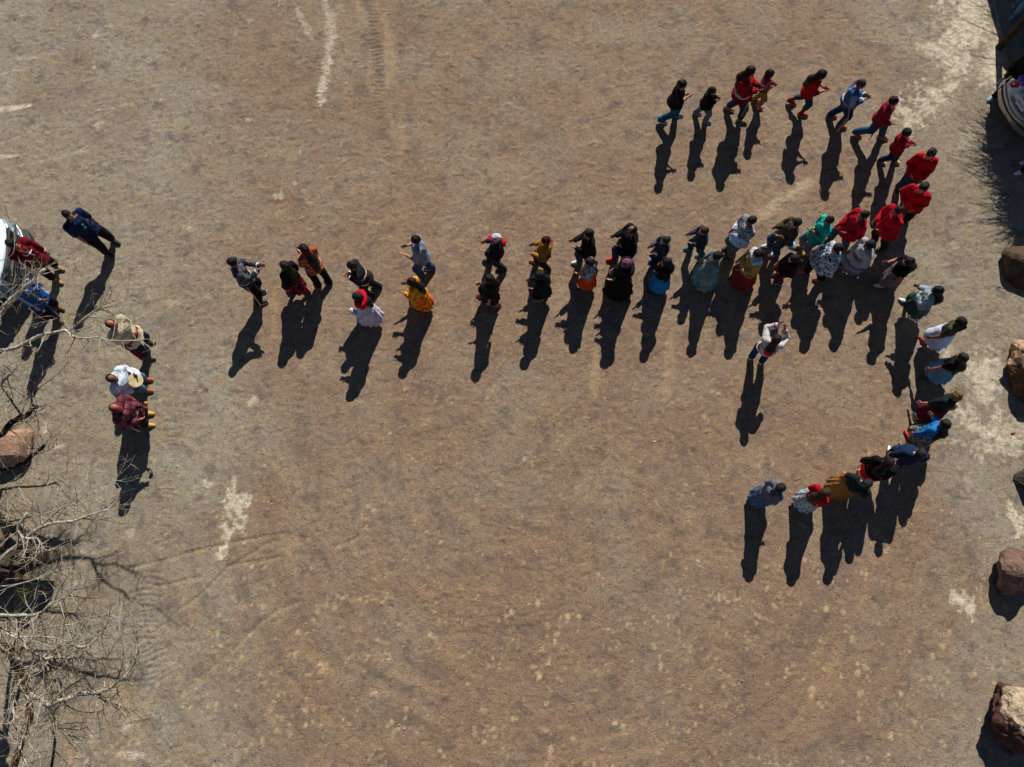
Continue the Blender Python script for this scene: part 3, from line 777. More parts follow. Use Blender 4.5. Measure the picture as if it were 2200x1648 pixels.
    if sash is not None:     # woven belt with hanging end
        T = Field((-.5, -.5, .45*h), (.5, .5, .66*h), .011)
        zz = max(.55, hem+.03) if hem < .55 else .55
        T.cone(at(.45, .52), at(.55, .60), .108*s*W+R*1.4, .108*s*W+R*1.4, .0, (yz, 1.2)); T.plane((0, 0, 1), (zz+.022)*s); T.plane((0, 0, -1), -(zz-.022)*s)
        V, Q = T.mesh(); zc = V[Q].mean(1)[:, 2]; edge = EDGEM if sash is SASH else sash
        sa = meshobj('sash', V, Q, [sash, edge], root, (np.abs(zc-zz*s) > .013*s).astype(int))
        if sashtail:
            y0 = -(.105*s*W) if sashtail > 0 else .105*s*W
            mb = MB(); p0 = at(.47, .545)+[.03, y0*.95, 0]; y1 = min(FT[1][1]-.10, p0[1]-.03) if sashtail > 0 else max(FT[0][1]+.10, p0[1]+.03)
            i_ = 1 if sashtail > 0 else 0; q = kn[i_]; L_ = abs(sashtail)
            pp = [p0, np.array([q[0]*.6, (p0[1]+y1)/2+(-.03 if sashtail > 0 else .03), .38*s]), np.array([q[0]*.4, y1, (.52-.42*L_)*s])]
            for a_, b_ in zip(pp[:-1], pp[1:]):
                d = b_-a_; n_ = unit(np.cross(d, [0, 1, 0])); u = unit(np.cross(d, n_))
                rot = Matrix((tuple(unit(d)), tuple(u), tuple(n_))).transposed()
                mb.box((a_+b_)/2, (np.linalg.norm(d)+.01, .055*s, .012), rot)
                for sg in (1, -1): mb.box(Vector((a_+b_)/2)+rot @ Vector((0, sg*.031*s, .001)), (np.linalg.norm(d)+.012, .010*s, .013), rot, 1)
            mb.build('sash_tail', [sash, edge], sa)
    J = dict(root=root, headc=headc, chest=chest, neck=neck, pel=pel, sho=sho, el=el, wr=wr, kn=kn, an=an, at=at, hrot=hrot, s=s, W=W, HR=HR, RH=RH, R=R, hdir=hdir, FT=FT, hip=hip)
    for e in extras: e(J)
    return J

def ex_cap(col1, col2):
    def f(J):
        T = Field(J['headc']-.22, J['headc']+.25, .0085); HR = J['HR']; RH = J['RH']; RR = [[RH[j][i] for j in range(3)] for i in range(3)]
        T.ell(J['hrot']((-.008, 0, .045)), [HR*.118, HR*.100, HR*.098], 0, RR)
        n_ = unit(J['hrot']((0.1, 0, 1))-J['headc']); cc = J['hrot']((0, 0, .035)); T.plane(-n_, -(n_@cc))
        V, Q = T.mesh(); c = meshobj('cap', V, Q, col1, J['root'])
        T = Field(J['headc']-.22, J['headc']+.28, .0085); T.ell(J['hrot']((.09, 0, .038)), [HR*.10, HR*.082, HR*.012], 0, RR)
        V, Q = T.mesh(); meshobj('visor', V, Q, col2, c)
    return f
def ex_scarf(mat, big=1.0, front=False):
    def f(J):
        s = J['s']; T = Field(J['neck']-.42, J['neck']+.3, .013); at = J['at']
        T.cone(J['sho'][0]*[1, .6, 1]+[0, .0, .02], J['sho'][1]*[1, .6, 1]+[0, 0, .02], .075*s, .075*s, .03)
        if front: T.cone(at(.9, .81)+[.09, 0, 0], at(.8, .70)+[.12, 0, 0], .06*s*big, .04*s*big, .03, ((1, 0, 0), 1.8))
        else: T.cone(at(.9, .80)-[.05, 0, 0], at(.7, .60)-[.10, 0, 0], .105*s*big, .02*s, .04, ((1, 0, 0), 1.8))
        T.cone(at(.92, .83), at(.93, .86), .058*s, .055*s, .02)
        T.wrinkle(.006, 9, 1.3); c = J['neck']; T.plane((.3, 0, 1), .3*c[0]+c[2]+.045*s)
        V, Q = T.mesh(); meshobj('scarf', V, Q, mat, J['root'])
    return f
def ex_poncho(mat, drop=.5):
    def f(J):
        s = J['s']; T = Field((-.65, -.65, .35*s), (.65, .65, s), .015); at = J['at']
        X, Y, Z = T.grid((slice(None),)*3); z1 = .84*s; z0 = drop*s; t = np.clip((z1-Z)/(z1-z0), 0, 1.02)
        c0 = at(.9, .8); c1 = at(.55, .5); cx = c0[0]*(1-t)+(c1[0]+.03)*t; cy = c0[1]*(1-t)+c1[1]*t
        th = np.arctan2(Y-cy, X-cx); r = (.05+.17*np.sqrt(t))*s*(1+.05*t*np.sin(7*th+1)+.03*np.sin(11*th))
        d = (np.sqrt(((X-cx)*1.15)**2+((Y-cy)*.92)**2)-r)*.8
        T.F = np.maximum(np.maximum(d, z0+.03*np.sin(2*th)-Z), Z-z1); T.wrinkle(.006, 4)
        V, Q = T.mesh(); meshobj('poncho', V, Q, mat, J['root'])
    return f
def ex_ring(name, mat, lo, hi, grow=.012, fl=1.2):
    """a band round the torso between two heights (in body heights)"""
    def f(J):
        s = J['s']; T = Field((-.6, -.6, (lo-.05)*s), (.6, .6, (hi+.05)*s), .0115); at = J['at']; W = J['W']; m = (lo+hi)/2; tt = .42+(m-.515)*2.05
        T.cone(at(tt-.05, lo-.01), at(tt+.05, hi+.01), .100*s*W+J['R']+grow, .100*s*W+J['R']+grow, 0, ((1, 0, 0), fl)); T.plane((0, 0, 1), hi*s); T.plane((0, 0, -1), -lo*s)
        V, Q = T.mesh(); meshobj(name, V, Q, mat, J['root'])
    return f
def ex_cross(mat, name='shoulder_strap'):
    """ribbon across the back and chest from one shoulder to the other hip"""
    def f(J):
        s = J['s']; T = Field((-.5, -.5, .5*s), (.5, .5, .86*s), .0115); at = J['at']; W = J['W']; R = J['R']+.010
        T.cone(at(.5, .56), at(.84, .735), .096*s*W+R, .098*s*W+R, .05, ((1, 0, 0), 1.22)); T.cone(J['sho'][0]-[0, .035*s, -.004*s], J['sho'][1]+[0, .035*s, .004*s], .050*s+R*.6, .050*s+R*.6, .04)
        c = at(.7, .69); n_ = unit(np.array([0.0, .72, .70])); T.plane(n_, n_@c+.016); T.plane(-n_, -(n_@c)+.016)
        V, Q = T.mesh(); meshobj(name, V, Q, mat, J['root'])
    return f
def ex_tassels(mat, side=-1, n=14):
    def f(J):
        s = J['s']; mb = MB(); r = random.Random(4); p0 = J['at'](.46, .54)+[.09*s, side*.06*s, 0]
        for i in range(n):
            o = (i/n-.5)*.10; e = p0+np.array([.06+r.uniform(-.03, .03)-abs(o)*.3, side*.06+o*1.6, -.30*s+r.uniform(-.05, .05)])
            mb.tube([p0+[0, o*.4, 0], (p0+e)/2+[.03, o*.4, .0], e], [.009, .008, .006], 5)
        mb.build('tassels', mat, J['root'], True)
    return f
def ex_cuffs(mat, at_=.93):
    def f(J):
        for i in range(2):
            a, b = J['el'][i], J['wr'][i]; p = a+(b-a)*at_; d = unit(b-a)
            mb = MB(); mb.tube([p-d*.014, p+d*.014], [.029*J['s']+J['R'], .029*J['s']+J['R']], 12); mb.build('cuff', mat, J['root'], True)
    return f
def ex_badge():
    def f(J):
        s = J['s']; c = J['at'](.84, .735)
        for (y, z, r, m, nm) in ((.075, .735, .032, plain('badge_purple', (120, 70, 130), .6), 'badge'), (.005, .755, .02, plain('badge_teal', (40, 150, 150), .5), 'lanyard'), (-.01, .70, .028, plain('badge_blue', (60, 110, 150), .5), 'badge')):
            p = J['at'](.5+(z-.56)*2, z)+[.108*s, y*s, 0]; T = Field(p-.06, p+.06, .006); T.ell(p, (.016, r*s*.8, r*s*.8), 0); V, Q = T.mesh(); meshobj(nm, V, Q, m, J['root'])
    return f
def ex_blob(name, mat, p, r, rel='at'):
    def f(J):
        s = J['s']; c = J['at'](p[0], p[2])+[p[1][0]*s, p[1][1]*s, 0]; T = Field(c-.25, c+.25, .011); T.ell(c, [q*s for q in r], 0); T.wrinkle(.006, 3, 2)
        V, Q = T.mesh(); meshobj(name, V, Q, mat, J['root'])
    return f
def ex_glasses():
    def f(J):
        mb = MB()
        for sg in (1, -1):
            pts = [J['hrot']((.100, sg*.032+.022*math.cos(a), -.013+.016*math.sin(a))) for a in [i*math.pi/4 for i in range(9)]]
            mb.tube(pts, .0025, 4)
        mb.build('glasses', plain('frames', (15, 15, 15), .4), J['root'])
    return f

# ------------------------------------------------------------------ the people of the picture
f_ = fabric
BLK = (14, 14, 17); JEAN = f_((42, 66, 96), 'denim', (96, 124, 152)); DJEAN = f_((22, 32, 50), 'denim', (50, 66, 92)); TJEAN = f_((24, 66, 88), 'denim', (60, 110, 130)); GJEAN = f_((98, 106, 122), 'denim', (150, 158, 170))
LJEAN = f_((66, 104, 140), 'denim', (120, 150, 180)); BLKC = f_((17, 17, 20)); CHAR = f_((30, 32, 38)); RED = f_((166, 6, 32)); MAR = f_((104, 12, 28)); MARW = f_((104, 20, 34), 'stripes', (215, 200, 200), sc=.8)
WHT = f_((226, 226, 222)); HB = f_((160, 8, 28), name='headband')
SK = (146, 100, 78); SK2 = (122, 82, 64); SKL = (176, 126, 102)
SASH = f_((92, 16, 30), name='woven_sash'); EDGEM = f_((206, 196, 196), name='sash_edge')
W_ = 'group of men waiting by the white truck'

# the men at the left edge
person('officer in a navy polo shirt with a purple chest badge, standing apart beside the truck', ((249, 520), (236, 548)), (144, 461), -25, 1.80, ('down', 'pocket'), f_((14, 34, 66)), .42, .50, 1.3, f_((15, 18, 24)), shoes=(34, 38, 40), boot=.06, hair='crop', skin=SK, extras=(ex_badge(), ex_ring('belt', BLKC, .535, .565, .014)), wide=1.18, group=W_, sh=1)
person('man in a maroon ribbon shirt, fist at chin, in front of the white truck', ((129, 577), (126, 606)), (25, 524), -25, 1.78, ('down', 'chin'), MAR, 1, .42, 1.6, f_((22, 26, 34)), shoes=(150, 118, 70), boot=.10, hair='short', skin=SK, sash=None, extras=(ex_ring('sash', SASH, .45, .49, .03), ex_ring('chest_ribbon', f_((120, 24, 40), 'stripes', (225, 215, 215), sc=1.2), .70, .725, .008), ex_cuffs(WHT)), wide=1.12, group=W_)
person('man in a blue ribbon shirt and long sash under the bare branches', ((129, 661), (126, 688)), (38, 613), -28, 1.74, 'front', f_((26, 74, 134), 'stripev', (150, 170, 200), sc=.6), 1, .45, 1.5, f_((16, 18, 30)), shoes=(112, 88, 56), boot=.09, hair='short', skin=SK, sash=SASH, sashtail=.9, wide=1.1, group=W_)
person('bald man in a beige ribbon shirt and red headband with clasped hands', ((323, 733), (323, 768)), (239, 696), -18, 1.74, 'front', f_((186, 174, 146), 'chest', (50, 48, 44), sc=.97), 1, .44, 1.7, f_((24, 34, 56), 'denim', (60, 70, 95)), shoes=(118, 104, 76), boot=.08, hair='bald', band=HB, skin=SK, sash=f_((140, 14, 34), name='red_sash'), sashtail=.95, wide=1.18, group=W_)
DR = person('man in a white ribbon shirt and blue jeans playing a round hand drum', ((316, 816), (317, 840)), (240, 813), 2, 1.72, ('drumh', 'drumb'), f_((206, 216, 228), 'chest', (40, 44, 60), sc=.97), 1, .46, 1.6, LJEAN, shoes=(150, 74, 44), sole=(200, 150, 110), hair='balding', skin=SK2, sash=WHT, wide=1.18, group=W_)
MP = person('bald man in a dusty maroon plaid shirt, red headband and mustard shoes', ((318, 889), (320, 914)), (248, 876), -4, 1.72, 'low', f_((122, 64, 76), 'plaid', (60, 26, 34), (60, 26, 34), sc=.8), 1, .44, 1.8, f_((18, 18, 22)), shoes=(206, 150, 52), sole=(190, 140, 70), hair='bald', band=HB, skin=SK, sash=SASH, sashtail=.7, wide=1.24, group=W_)

# the leader and the front of the line
person('dance leader in a black patterned shirt facing the line with both arms stretched out', ((559, 628), (563, 651)), (500, 563), 12, 1.76, 'lead', f_((22, 24, 30), 'speckle', (120, 124, 132)), 1, .50, 1.1, f_((14, 15, 19)), shoes=(24, 34, 40), sole=(224, 222, 214), hair='short', skin=SK, sash=SASH, sashtail=1.0, extras=(ex_cuffs(WHT),))
person('girl with long brown hair, black top and magenta flowered skirt, nearest behind the leader', ((632, 622), (654, 634)), (611, 570), 142, 1.58, ('down', 'down'), BLKC, 1, .50, 1.5, f_((40, 12, 26), 'floral', (176, 34, 74), (196, 40, 70), sc=1.1), 'skirt', .22, .5, shoes=(140, 16, 34), boot=.1, hair='longer', hcol=(36, 24, 20), skin=SKL)
person('dancer in an orange camp shirt with a red headband tied over long black hair', ((690, 606), (700, 611)), (653, 534), 138, 1.68, 'clap', f_((164, 82, 44), 'floral', (196, 136, 100), (120, 44, 38)), .8, .48, 1.5, f_((18, 18, 24)), shoes=(26, 26, 30), hair='longer', band=HB, skin=SKL, sash=f_((150, 40, 50), 'bands', (220, 190, 180), sc=2, name='woven_sash'))
person('man in a black jacket with a cream stripe across the back, stooping as he claps', ((795, 632), (812, 628)), (757, 570), 196, 1.66, 'clap', f_((24, 27, 34), 'blotch', (30, 33, 40), (36, 38, 44), sc=.5), 1, .50, 1.7, f_((16, 17, 22)), shoes=(20, 20, 24), hair='short', skin=SKL, sash=MARW, extras=(ex_ring('back_stripe', f_((196, 182, 150), 'speckle', (120, 100, 70)), .66, .69, .01), ex_cuffs(WHT)), look=.45)
person('woman with a scarlet shawl over a white and lilac patterned dress', ((790, 690), (812, 686)), (767, 638), 186, 1.62, ('palms', 'down'), f_((206, 204, 214), 'speckle', (150, 120, 160)), 1, .48, 1.3, f_((212, 210, 220), 'speckle', (140, 116, 160)), 'skirt', .14, .9, shoes=(190, 214, 226), hair='long', skin=SK, extras=(ex_scarf(f_((198, 12, 44), name='shawl'), 1.35),))
person('young man in a light grey T-shirt and blue jeans holding both bare arms out', ((905, 598), (925, 578)), (893, 515), 184, 1.76, 'palms', f_((122, 132, 148)), .46, .49, 1.4, JEAN, shoes=(50, 60, 70), sole=(225, 225, 225), hair='short', skin=SKL)
person('girl in a yellow and orange flowered dress with black hair', ((905, 664), (922, 652)), (884, 606), 176, 1.50, 'palms', f_((224, 160, 18), 'blotch', (200, 80, 20), (226, 170, 20), sc=.8), 1, .50, 1.5, f_((222, 84, 16), 'blotch', (240, 170, 30), (190, 40, 20)), 'skirt', .12, .6, shoes=(60, 40, 30), hair='long', skin=SK)
person('man in a red and white mesh cap and navy jacket, walking with open palms', ((1049, 566), (1078, 577)), (1066, 512), 180, 1.68, 'palms', f_((20, 26, 40)), 1, .49, 1.3, f_((38, 42, 50)), shoes=(34, 36, 42), hair='short', skin=SKL, extras=(ex_cap(f_((190, 186, 188), 'blotch', (196, 190, 192), (150, 30, 50), sc=.4), f_((176, 20, 44))), ex_blob('hood', f_((180, 20, 40)), (.9, (-.09, 0), .80), (.035, .06, .04))))
person('slim girl with waist-long black hair and black dress, bare forearm over red shoes', ((1036, 645), (1067, 648)), (1051, 600), 176, 1.58, ('down', 'low'), BLKC, .6, .50, 1.0, BLKC, 'skirt', .16, .25, shoes=(140, 30, 30), sole=(200, 190, 180), hair='longer', hcol=(10, 9, 10), skin=SKL, wide=.9)
person('boy in a tan jacket with a red headband round black hair, tan shoes', ((1149, 566), (1174, 578)), (1173, 517), 183, 1.58, 'palms', f_((150, 106, 44)), 1, .47, 1.5, f_((28, 32, 40)), shoes=(186, 96, 50), sole=(222, 190, 150), hair='short', band=f_((208, 10, 40), name='headband'), skin=SK, sash=f_((96, 20, 26), name='red_sash'))
person('small girl in black with messy dark hair and one red shoe kicked back', ((1157, 643), (1176, 629)), (1159, 592), 178, 1.46, 'low', f_((20, 26, 28)), 1, .48, 1.3, BLKC, 'skirt', .17, .2, shoes=(158, 34, 34), sole=(210, 170, 150), hair='long', hcol=(18, 18, 20), skin=SK)
person('young man in a plain black sweatshirt and pale blue jeans, palms open', ((1241, 572), (1272, 578)), (1265, 502), 182, 1.70, 'palms', f_((15, 16, 20)), 1, .48, 1.5, JEAN, shoes=(206, 214, 206), hair='short', skin=SKL)
person('little girl in an orange dress with a grey flowered shawl and brown hair', ((1251, 616), (1266, 612)), (1268, 563), 178, 1.42, ('low', 'front'), f_((134, 140, 152), 'floral', (80, 66, 100), (220, 210, 210)), .9, .56, 1.4, f_((206, 60, 14), 'tie', (216, 80, 20), (180, 40, 12)), 'skirt', .13, .6, shoes=(50, 36, 34), hair='ponytail', hcol=(48, 34, 26), skin=SKL, extras=(ex_scarf(f_((140, 142, 156), 'floral', (84, 66, 110), (230, 220, 220), name='shawl'), .8, True),))
person('tall balding man in a black jacket over blue jeans, one red shoe ahead', ((1317, 565), (1348, 570)), (1359, 494), 184, 1.80, 'palms', f_((15, 16, 19)), 1, .47, 1.8, f_((28, 70, 108), 'denim', (60, 100, 140)), shoes=(214, 50, 44), hair='balding', skin=SK, wide=1.12, look=.2)
person('woman with mauve dyed curly hair in a wide black dress and shawl', ((1308, 628), (1340, 628)), (1346, 566), 180, 1.62, 'low', f_((18, 16, 18)), 1, .46, 2.0, f_((17, 15, 17)), 'skirt', .07, 1.6, shoes=(26, 22, 22), hair='curly', hcol=(116, 66, 92), skin=SKL, extras=(ex_scarf(f_((20, 18, 20), name='shawl'), 1.5),), wide=1.1)
person('small boy in a dark patterned shirt and bright blue shoes, palms open', ((1404, 562), (1402, 577)), (1431, 516), 190, 1.46, 'palms', f_((30, 36, 50), 'speckle', (90, 96, 110)), 1, .50, 1.2, f_((20, 22, 32)), shoes=(30, 60, 180), hair='crop', hcol=(44, 36, 30), skin=SKL)
person('girl in a black hooded top and turquoise-blue tunic apron', ((1402, 620), (1420, 616)), (1432, 564), 182, 1.54, ('front', 'down'), BLKC, 1, .50, 1.6, f_((24, 122, 186)), 'skirt', .12, .8, shoes=(20, 20, 22), hair='hood', hcol=(13, 13, 15), skin=SKL)
person('boy in a black shirt and teal shoes behind the boy with blue shoes', ((1480, 543), (1503, 544)), (1513, 496), 190, 1.46, 'palms', f_((24, 28, 38), 'speckle', (70, 76, 92)), 1, .50, 1.2, f_((34, 58, 68)), shoes=(40, 92, 100), sole=(160, 170, 170), hair='crop', hcol=(48, 38, 30), skin=SKL)
person('woman with her hair in a bun and a wide grey-teal camp dress', ((1500, 606), (1516, 608)), (1540, 550), 176, 1.56, 'skirt', f_((104, 112, 112), 'tie', (80, 130, 130), (120, 92, 88)), .9, .50, 1.4, f_((84, 124, 124), 'tie', (130, 150, 146), (100, 200, 184)), 'skirt', .07, 1.5, shoes=(60, 56, 54), hair='bun', skin=SKL)
person('man in a white and blue shirt with a black patterned yoke and olive trousers', ((1564, 537), (1566, 553)), (1614, 474), 186, 1.76, 'clap', f_((176, 196, 232), 'yoke', (200, 210, 230), (20, 22, 30), sc=1.0), 1, .46, 1.7, f_((86, 88, 78)), shoes=(40, 42, 40), hair='short', skin=SK2, wide=1.1)
person('woman in a mustard blouse, white neck scarf and long brick-red skirt', ((1578, 606), (1600, 606)), (1628, 545), 182, 1.62, 'low', f_((160, 130, 72)), 1, .46, 1.8, f_((124, 36, 32)), 'skirt', .07, 1.3, shoes=(70, 44, 40), hair='ponytail', hcol=(30, 26, 24), skin=SKL, extras=(ex_scarf(f_((206, 210, 222), 'speckle', (120, 130, 160)), .7, True),), wide=1.08)
person('young man in an olive-brown shirt and blue jeans with a white cloth at his hip', ((1648, 532), (1662, 547)), (1711, 478), 186, 1.74, 'palms', f_((66, 56, 38), 'blotch', (84, 72, 50), (50, 44, 32), sc=.7), 1, .49, 1.3, f_((34, 62, 92), 'denim', (70, 100, 130)), shoes=(190, 204, 214), hair='short', skin=SKL, extras=(ex_blob('cloth', f_((150, 176, 226)), (.55, (-.05, .17), .56), (.05, .06, .05)),))
person('boy in a turquoise shirt with black chest ribbons and tan boots', ((1717, 533), (1729, 546)), (1781, 473), 188, 1.68, 'clap', f_((18, 176, 156), 'chest', (14, 26, 34), sc=.93), .6, .46, 1.7, f_((104, 110, 132), 'denim', (140, 146, 166)), shoes=(166, 124, 60), boot=.07, hair='crop', skin=SK)
person('dancer in a red shirt and blue jeans, striding behind the boy in turquoise', ((1777, 517), (1810, 530)), (1856, 462), 196, 1.72, 'low', RED, 1, .43, 2.0, JEAN, shoes=(150, 84, 50), hair='short', skin=SK2, wide=1.12)
person('dancer in a red shirt and dark trousers, standing between the other red shirts', ((1872, 520), (1892, 536)), (1930, 452), 200, 1.74, 'low', RED, 1, .43, 2.1, f_((28, 30, 32)), shoes=(30, 28, 28), hair='short', skin=SK2, wide=1.14)
person('dancer in a red shirt with curly dark hair and black trousers', ((1925, 464), (1946, 476)), (1984, 403), 228, 1.72, 'low', f_((166, 10, 26)), 1, .44, 1.9, f_((16, 16, 20)), shoes=(24, 22, 22), hair='curly', hcol=(30, 22, 18), skin=SKL, wide=1.08)
person('dancer in a red shirt and faded jeans at the outermost turn of the line', ((1930, 410), (1944, 402)), (2001, 330), 250, 1.72, 'low', f_((160, 8, 24)), 1, .45, 1.7, f_((44, 62, 88), 'denim', (90, 112, 136)), shoes=(44, 34, 34), sole=(200, 190, 184), hair='curly', hcol=(38, 30, 26), skin=SKL)

# the upper row walking to the right
person('child in a maroon ribbon dress over jeans with cream boots', ((1898, 343), (1922, 353)), (1948, 285), -32, 1.48, 'clap', f_((132, 12, 30), 'chest', (150, 120, 160), sc=.8), 1, .44, 1.5, f_((26, 44, 68), 'denim', (60, 84, 110)), shoes=(196, 186, 150), hair='short', skin=SK)
person('young man in a maroon jersey and jeans taking a long stride, thin brown sash behind', ((1840, 287), (1893, 302)), (1920, 217), -30, 1.74, ('down', 'low'), f_((138, 16, 40), 'chest', (176, 160, 196), sc=.95), 1, .45, 1.4, f_((28, 76, 104), 'denim', (60, 120, 150)), shoes=(170, 62, 34), sole=(200, 150, 120), hair='short', skin=SK, sash=f_((110, 50, 40), name='brown_sash'), sashtail=.7)
person('man in a denim-blue ribbon shirt with a red headband and a long striped sash', ((1785, 252), (1806, 272)), (1850, 180), -22, 1.76, 'clap', f_((54, 88, 132), 'stripev', (120, 140, 170), sc=.5), 1, .50, 1.7, f_((26, 44, 78), 'denim', (60, 84, 120)), shoes=(176, 86, 44), hair='short', hcol=(60, 58, 58), band=f_((190, 14, 36), 'speckle', (120, 10, 26), name='headband'), skin=SK, sash=SASH, sashtail=1.1, extras=(ex_cuffs(WHT), ex_glasses()), wide=1.08)
person('girl in a red dress with very long black hair, leggings and maroon boots', ((1698, 223), (1723, 248)), (1766, 160), -14, 1.66, 'clap', f_((160, 8, 22)), .7, .45, 1.3, f_((34, 66, 84), 'denim', (60, 96, 110)), shoes=(122, 34, 28), boot=.14, sole=(206, 130, 100), hair='long', hcol=(22, 22, 18), skin=SK, wide=.92, fullskirt=.4)
person('child in a maroon top and khaki trousers with red shoes', ((1622, 216), (1630, 233)), (1654, 158), -18, 1.32, 'clap', f_((124, 18, 44), 'blotch', (140, 24, 50), (170, 150, 170), sc=.7), 1, .50, 1.3, f_((140, 112, 66)), shoes=(180, 40, 44), hair='bob', skin=SK)
person('tall man in a scarlet shirt with gold cords and a white tasselled sash', ((1562, 244), (1594, 255)), (1613, 152), -14, 1.82, 'clap', f_((140, 6, 16)), 1, .46, 2.2, f_((26, 50, 80), 'denim', (56, 84, 112)), shoes=(128, 114, 80), boot=.06, hair='long', skin=SK2, sash=f_((200, 192, 176), name='white_sash'), extras=(ex_tassels(f_((150, 148, 130))), ex_cross(f_((190, 140, 40)), 'gold_cord')), wide=1.12)
person('small child in a black sweatshirt and grey jeans beside the tall man in scarlet', ((1496, 248), (1518, 261)), (1530, 195), -14, 1.40, 'clap', f_((16, 18, 18)), 1, .46, 1.8, GJEAN, shoes=(56, 58, 96), sole=(226, 226, 226), hair='crop', skin=SK)
person('teenager in a black shirt and teal jeans at the tail of the upper row', ((1421, 262), (1455, 252)), (1466, 181), -8, 1.66, 'clap', f_((14, 15, 16)), .6, .45, 1.4, f_((20, 76, 104), 'denim', (50, 120, 150)), shoes=(80, 90, 100), sole=(230, 230, 230), hair='short', hcol=(10, 10, 12), skin=SKL)

# the inner row of women
person('girl in a dark maroon dress with black and white slip-on shoes', ((1669, 594), (1670, 605)), (1706, 556), 184, 1.46, 'low', f_((34, 16, 20)), 1, .44, 1.7, f_((100, 14, 32)), shoes=(30, 28, 32), sole=(206, 200, 200), hair='long', hcol=(20, 16, 16), skin=SKL)
person('woman in a white poncho with black, teal and brown feather print over black trousers', ((1730, 592), (1756, 592)), (1799, 533), 184, 1.62, 'low', f_((204, 208, 216), 'blotch', (30, 34, 44), (120, 160, 180), sc=1.2), 1, .46, 1.6, f_((14, 14, 16)), shoes=(168, 70, 36), sole=(206, 170, 150), hair='bun', skin=SKL, extras=(ex_poncho(f_((202, 208, 218), 'blotch', (36, 40, 54), (96, 140, 170), sc=1.15), .47),), wide=1.1, fullskirt=1.8)
person('woman in a pale grey ribbon dress crossed by a maroon strap', ((1806, 577), (1832, 582)), (1868, 526), 190, 1.64, 'low', f_((164, 158, 160)), 1, .46, 2.1, f_((134, 130, 142), 'bands', (90, 70, 130), (196, 190, 206), sc=1.1), 'skirt', .18, 1.0, shoes=(84, 34, 34), sole=(206, 196, 190), hair='curly', hcol=(16, 13, 14), skin=SK2, extras=(ex_cross(f_((130, 16, 34), 'stripes', (150, 130, 200), sc=.5), 'ribbon_strap'), ex_ring('ribbon_belt', f_((120, 16, 36), name='ribbon'), .58, .60, .014)), wide=1.12)
person('woman in a black top and grey printed skirt with bright white shoes', ((1888, 608), (1914, 606)), (1952, 562), 172, 1.60, ('down', 'palms'), f_((14, 13, 14)), .25, .53, 1.1, f_((124, 118, 124), 'speckle', (70, 66, 78)), 'skirt', .15, .7, shoes=(220, 222, 224), hair='longer', hcol=(17, 15, 15), skin=SK)
person('woman in a pale grey-blue blouse and dark green skirt, white shoes wide apart', ((1941, 650), (1960, 688)), (2014, 624), 140, 1.64, 'palms', f_((128, 144, 152), 'tie', (150, 164, 170), (110, 126, 132)), 1, .48, 1.8, f_((44, 72, 68)), 'skirt', .20, 1.0, shoes=(206, 220, 228), hair='long', hcol=(18, 16, 18), skin=SK)
person('woman in an olive short-sleeved top and blowing white skirt with rust boots', ((1988, 731), (2003, 738)), (2064, 691), 122, 1.62, ('skirt', 'down'), f_((64, 66, 44)), .35, .52, 1.1, f_((196, 206, 226)), 'skirt', .17, 1.1, shoes=(150, 62, 34), boot=.07, sole=(214, 120, 70), hair='ponytail', hcol=(20, 16, 16), skin=SK2)
person('woman with dark brown hair over a black top, holding out a light blue denim skirt', ((1998, 808), (2012, 800)), (2068, 768), 118, 1.62, ('skirt', 'down'), f_((16, 14, 14)), .3, .52, 1.1, f_((86, 140, 180), 'denim', (130, 176, 206)), 'skirt', .16, 1.2, shoes=(40, 42, 46), sole=(220, 220, 220), hair='longer', hcol=(48, 38, 26), skin=SK)
person('woman with blonde-streaked hair, black top and frilled maroon skirt', ((1966, 898), (1990, 890)), (2055, 849), 112, 1.62, ('skirt', 'down'), f_((26, 34, 38)), .6, .47, 1.4, f_((92, 12, 42), 'speckle', (60, 10, 30)), 'skirt', .18, .9, shoes=(34, 36, 46), sole=(226, 226, 220), hair='curly', hcol=(120, 96, 50), skin=SKL, extras=(ex_ring('lace_waist', f_((190, 180, 176), 'speckle', (60, 40, 50)), .475, .505, .03), ex_blob('long_hair', hair_mat((160, 124, 76)), (.75, (-.10, -.03), .70), (.03, .04, .10))))
person('woman in a bright denim jacket and black and white spotted skirt with red shoes', ((1957, 934), (1968, 950)), (2030, 911), 110, 1.60, ('down', 'low'), f_((30, 106, 166), 'denim', (80, 150, 200)), 1, .48, 1.7, f_((24, 24, 26), 'speckle', (186, 182, 172)), 'skirt', .20, .7, shoes=(176, 30, 30), hair='longer', hcol=(34, 28, 20), skin=SKL)
person('person in a navy jacket and blue trousers walking up behind the denim-jacketed woman', ((1920, 966), (1932, 984)), (1978, 974), 85, 1.62, 'down', f_((22, 40, 66)), 1, .47, 2.0, f_((28, 46, 76), 'denim', (60, 84, 120)), shoes=(210, 214, 220), hair='bun', hcol=(30, 28, 28), skin=SKL, wide=1.1)
person('person in a black jacket and red skirt with a white hem stripe', ((1843, 1018), (1862, 1024)), (1910, 994), 45, 1.60, 'down', f_((13, 13, 15)), 1, .47, 2.1, f_((206, 12, 38), 'bands', (220, 210, 214), (200, 20, 40), sc=.5), 'skirt', .16, .3, shoes=(150, 30, 34), hair='long', hcol=(14, 12, 12), skin=SK, wide=1.1)
person('woman in a dark teal blouse gathering up a very full mustard-brown skirt', ((1790, 1042), (1806, 1050)), (1862, 1040), 40, 1.60, 'skirt', f_((20, 34, 40)), .6, .52, 1.4, f_((126, 86, 36), 'tie', (140, 98, 46), (100, 66, 26)), 'skirt', .06, 1.25, shoes=(60, 44, 34), hair='bun', hcol=(28, 28, 26), skin=SKL)
